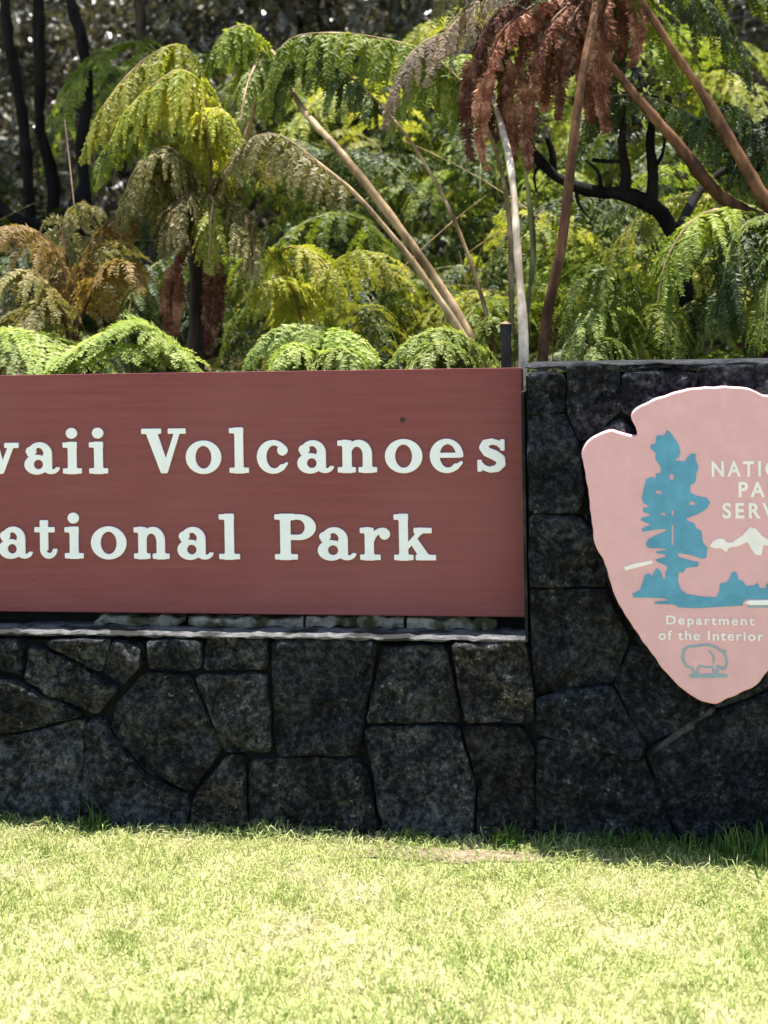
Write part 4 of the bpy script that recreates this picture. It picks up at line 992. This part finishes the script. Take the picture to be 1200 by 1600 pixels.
tree([(1085, gz_px(1085, 1.3), 1.3), (1068, 430, 1.3), (1055, 372, 1.3), (1030, 330, 1.3), (975, 305, 1.3), (915, 298, 1.3), (865, 275, 1.3), (825, 238, 1.3), (812, 200, 1.3)], .046, .016, 'crooked black branch bending left over the ferns behind the pier',
     branches=[([(975, 303, 1.3), (978, 270, 1.3), (972, 230, 1.3), (975, 180, 1.3)], .022, .010), ([(1018, 322, 1.3), (1020, 270, 1.3), (1016, 220, 1.3), (1025, 150, 1.3)], .024, .011),
               ([(865, 275, 1.3), (862, 235, 1.3), (850, 205, 1.3)], .016, .008), ([(925, 250, 1.3), (950, 252, 1.3), (975, 252, 1.3)], .008, .007), ([(900, 296, 1.3), (905, 320, 1.28), (925, 345, 1.26)], .008, .003), ([(1018, 270, 1.3), (1035, 240, 1.3), (1040, 200, 1.3)], .008, .004), ([(940, 300, 1.3), (935, 270, 1.28), (915, 250, 1.26)], .009, .004), ([(845, 255, 1.3), (835, 275, 1.28), (838, 300, 1.26)], .007, .003), ([(1055, 372, 1.3), (1100, 290, 1.8), (1180, 240, 1.9), (1240, 200, 2.0)], .022, .01)],
     crown=[(1000, 150, 1.4, .16), (960, 190, 1.4, .12), (815, 190, 1.3, .1)], nleaf=500, size=.045, leaf='shrub', seed=4, bark='bark', name='shrub')
for k, (px, Y, lean, lb) in enumerate([(240, 5.2, -20, 'slender grey trunk far behind the arching fern, left of centre'), (430, 6.1, 30, 'slender grey trunk far behind the tree fern with bare stalks'),
                                   (640, 5.6, -30, 'grey trunk in the shade above the slanting stalks'), (1090, 5.4, 25, 'grey trunk in the shade above the right edge fern'),
                                   (-120, 4.6, 10, 'dark trunk beyond the left edge behind the black trees'), (1260, 6.2, -10, 'grey trunk beyond the right edge of the ferns')]):
    tree([(px, gz_px(px, Y), Y), (px + lean * .3, 250, Y), (px + lean, 100, Y), (px + lean * .6, -50, Y), (px + lean * 1.5, -250, Y), (px + lean, -450, Y)], .055, .03, lb,
         crown=[(px + lean, -250, Y, 1.0), (px + 120, -330, Y + .5, 1.0), (px - 120, -350, Y - .5, 1.0), (px, -120, Y + .6, .7)], nleaf=6000, size=.07, seed=20 + k, bark='bark2', group='slender trees of the forest behind')

# dense wood behind: one mass of small leaves
g = np.random.default_rng(5)
cs, rs = [], []
for k in range(900):
    Y = g.uniform(5.4, 12.5); X = g.uniform(-0.55 * Y - 4.0, 0.45 * Y + 4.0)
    z = ground_z(X, Y) + g.uniform(0.0, 3.8)
    cs.append((X, Y, z)); rs.append(g.uniform(.25, .6))
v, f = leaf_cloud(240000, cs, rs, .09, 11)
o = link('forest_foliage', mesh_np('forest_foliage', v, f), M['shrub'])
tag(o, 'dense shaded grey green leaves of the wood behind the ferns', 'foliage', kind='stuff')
cs, rs = [], []
for k in range(300):
    Y = g.uniform(1.6, 5.6); X = g.uniform(-0.4 * Y - 2.2, 0.3 * Y + 2.2)
    z = ground_z(X, Y) + g.uniform(0.0, .55)
    cs.append((X, Y, z)); rs.append(g.uniform(.12, .3))
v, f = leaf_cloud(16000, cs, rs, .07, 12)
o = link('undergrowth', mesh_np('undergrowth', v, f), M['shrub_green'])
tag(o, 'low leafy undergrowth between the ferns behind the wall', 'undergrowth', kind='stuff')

# ------------------------------------------------------------------ grass
def blades(pos, h, w, lean, tone, seed):
    g = np.random.default_rng(seed); n = len(pos)
    th = g.uniform(0, 2 * math.pi, n); a = np.stack([np.cos(th), np.sin(th), np.zeros(n)], 1)
    ph = g.uniform(0, 2 * math.pi, n); b = np.stack([np.cos(ph), np.sin(ph), np.zeros(n)], 1)
    h = h[:, None]; w = w[:, None]; lean = lean[:, None]
    m = pos + b * lean * h * .35 + Z * h * .6; t = pos + b * lean * h + Z * h * (1 - .45 * lean)
    V = np.stack([pos - a * w, pos + a * w, m + a * w * .8, m - a * w * .8, t], 1).reshape(-1, 3)
    i = np.arange(n)[:, None] * 5
    Fc = np.concatenate([i + [[0, 1, 2]], i + [[0, 2, 3]], i + [[3, 2, 4]]], 1).reshape(-1, 3)
    return V, Fc, np.repeat(tone, 5)
def grass_obj(name, V, Fc, tone, mat, label):
    me = mesh_np(name, V, Fc); at_ = me.attributes.new('tone', 'FLOAT', 'POINT'); at_.data.foreach_set('value', tone.astype(np.float32))
    return tag(link(name, me, mat), label, 'grass', kind='stuff')
g = np.random.default_rng(21)
def lowfreq(x, y, s, seed):
    q = np.random.default_rng(seed); o = np.zeros_like(x)
    for k in range(7):
        a = q.uniform(0, 6.28); fr = s * q.uniform(.6, 1.8); o += np.sin((x * math.cos(a) + y * math.sin(a)) * fr + q.uniform(0, 6.28))
    return o / 2.6
# worn patch of bare earth near the wall
bt = NT('bare_earth'); bv = bt.coord(); bf = bt.noise(bv, 60, 6, .7)
bt.base(bt.ramp(bf, [(0.35, (0.14, 0.10, 0.065)), (0.55, (0.26, 0.20, 0.13)), (0.75, (0.38, 0.32, 0.22))]), .95, .1); bt.bump(bf, .8, .012)
d_ = FWD + (715 - 600) / F_PX * RGT + (HOR - 1348) / F_PX * UPV; bp = CAM + d_ * (EYE / abs(d_[2]))
th = np.linspace(0, 2 * math.pi, 48, endpoint=False); rr = 1 + .16 * np.sin(3 * th + 1) + .12 * np.sin(7 * th) + .08 * np.sin(13 * th + 2)
pv = np.stack([bp[0] + .29 * rr * np.cos(th), bp[1] + .05 * rr * np.sin(th), np.full(48, LZ + .004)], 1)
bs = link('bare_soil', mesh_np('bare_soil', np.vstack([pv, [[bp[0], bp[1], LZ + .007]]]), [(k, (k + 1) % 48, 48) for k in range(48)]), bt.m)
tag(bs, 'worn brown patch of bare soil in the lawn near the wall', 'soil', kind='structure')
N = 230000
x = g.uniform(-2.8, 2.8, N); y = -0.08 - 2.6 * g.random(N) ** 1.15
bare = np.exp(-(((x - bp[0]) / .26) ** 2 + ((y - bp[1]) / .04) ** 2)) + .5 * np.clip(lowfreq(x, y, 9, 3) - .9, 0, 1)
keep = g.random(N) > .80 * np.clip(bare, 0, 1); x, y = x[keep], y[keep]; n = len(x)
dry = np.clip(.42 + .09 * lowfreq(x, y, 6, 1) + .15 * lowfreq(x, y, 22, 2) + .1 * lowfreq(x, y, 60, 8), 0, 1)
tone = np.clip(dry + g.normal(0, .14, n), 0, 1)
V, Fc, tn = blades(np.stack([x, y, np.full(n, LZ)], 1), g.gamma(6, .0042, n).clip(.01, .06) * (1 + .25 * lowfreq(x, y, 18, 6)).clip(.6, 1.6), g.uniform(.001, .0019, n), g.uniform(.5, 1.5, n), tone, 22)
grass_obj('lawn_grass', V, Fc, tn, M['grass'], 'short sunlit yellow green grass of the lawn')
N = 15000
x = g.uniform(-1.9, 1.8, N); y = YF - .004 - np.abs(g.normal(0, .032, N)) * (1 + 1.5 * sstep(.3, 1.0, x))
tuft = .6 * lowfreq(x, y * 0, 14, 9) + .6 * lowfreq(x, y * 0, 37, 10) - .55 + 1.2 * sstep(.1, .8, x)
k = g.random(N) < np.clip(.4 + .35 * tuft, .06, 1); x, y, tuft = x[k], y[k], tuft[k]; n = len(x)
V, Fc, tn = blades(np.stack([x, y, np.full(n, LZ)], 1), g.gamma(4, .009, n).clip(.012, .09) * np.clip(.8 + .4 * tuft, .45, 1.7), g.uniform(.0013, .0024, n), g.uniform(.1, .8, n), np.clip(g.normal(.4, .25, n), 0, 1), 23)
grass_obj('rank_grass', V, Fc, tn, M['weed'], 'longer darker grass along the foot of the stone wall')

# dry sticks and old stalks tangled among the ferns
g = np.random.default_rng(31); parts = []
for k in range(130):
    Y = g.uniform(1.3, 4.5); X = g.uniform(-0.35 * Y - 1.6, .3 * Y + 1.4); z = ground_z(X, Y) + g.uniform(.1, 1.3)
    th = g.uniform(0, 6.28); L = g.uniform(.25, .8); d = np.array([math.cos(th) * .8, math.sin(th) * .5, g.normal(.3, .6)]); d /= np.linalg.norm(d)
    a = np.array([X, Y, z]); C = np.stack([a + d * L * t + np.array([0, 0, -.12 * L * t * t]) for t in np.linspace(0, 1, 6)])
    parts.append(tube(C, np.linspace(.0032, .0012, 6), 4))
V, Q = join_arrays(parts)
o = link('dry_twigs', mesh_np('dry_twigs', V, Q), M['stalk_tan']); tag(o, 'tangle of pale dry twigs among the ferns', 'twigs', kind='stuff')
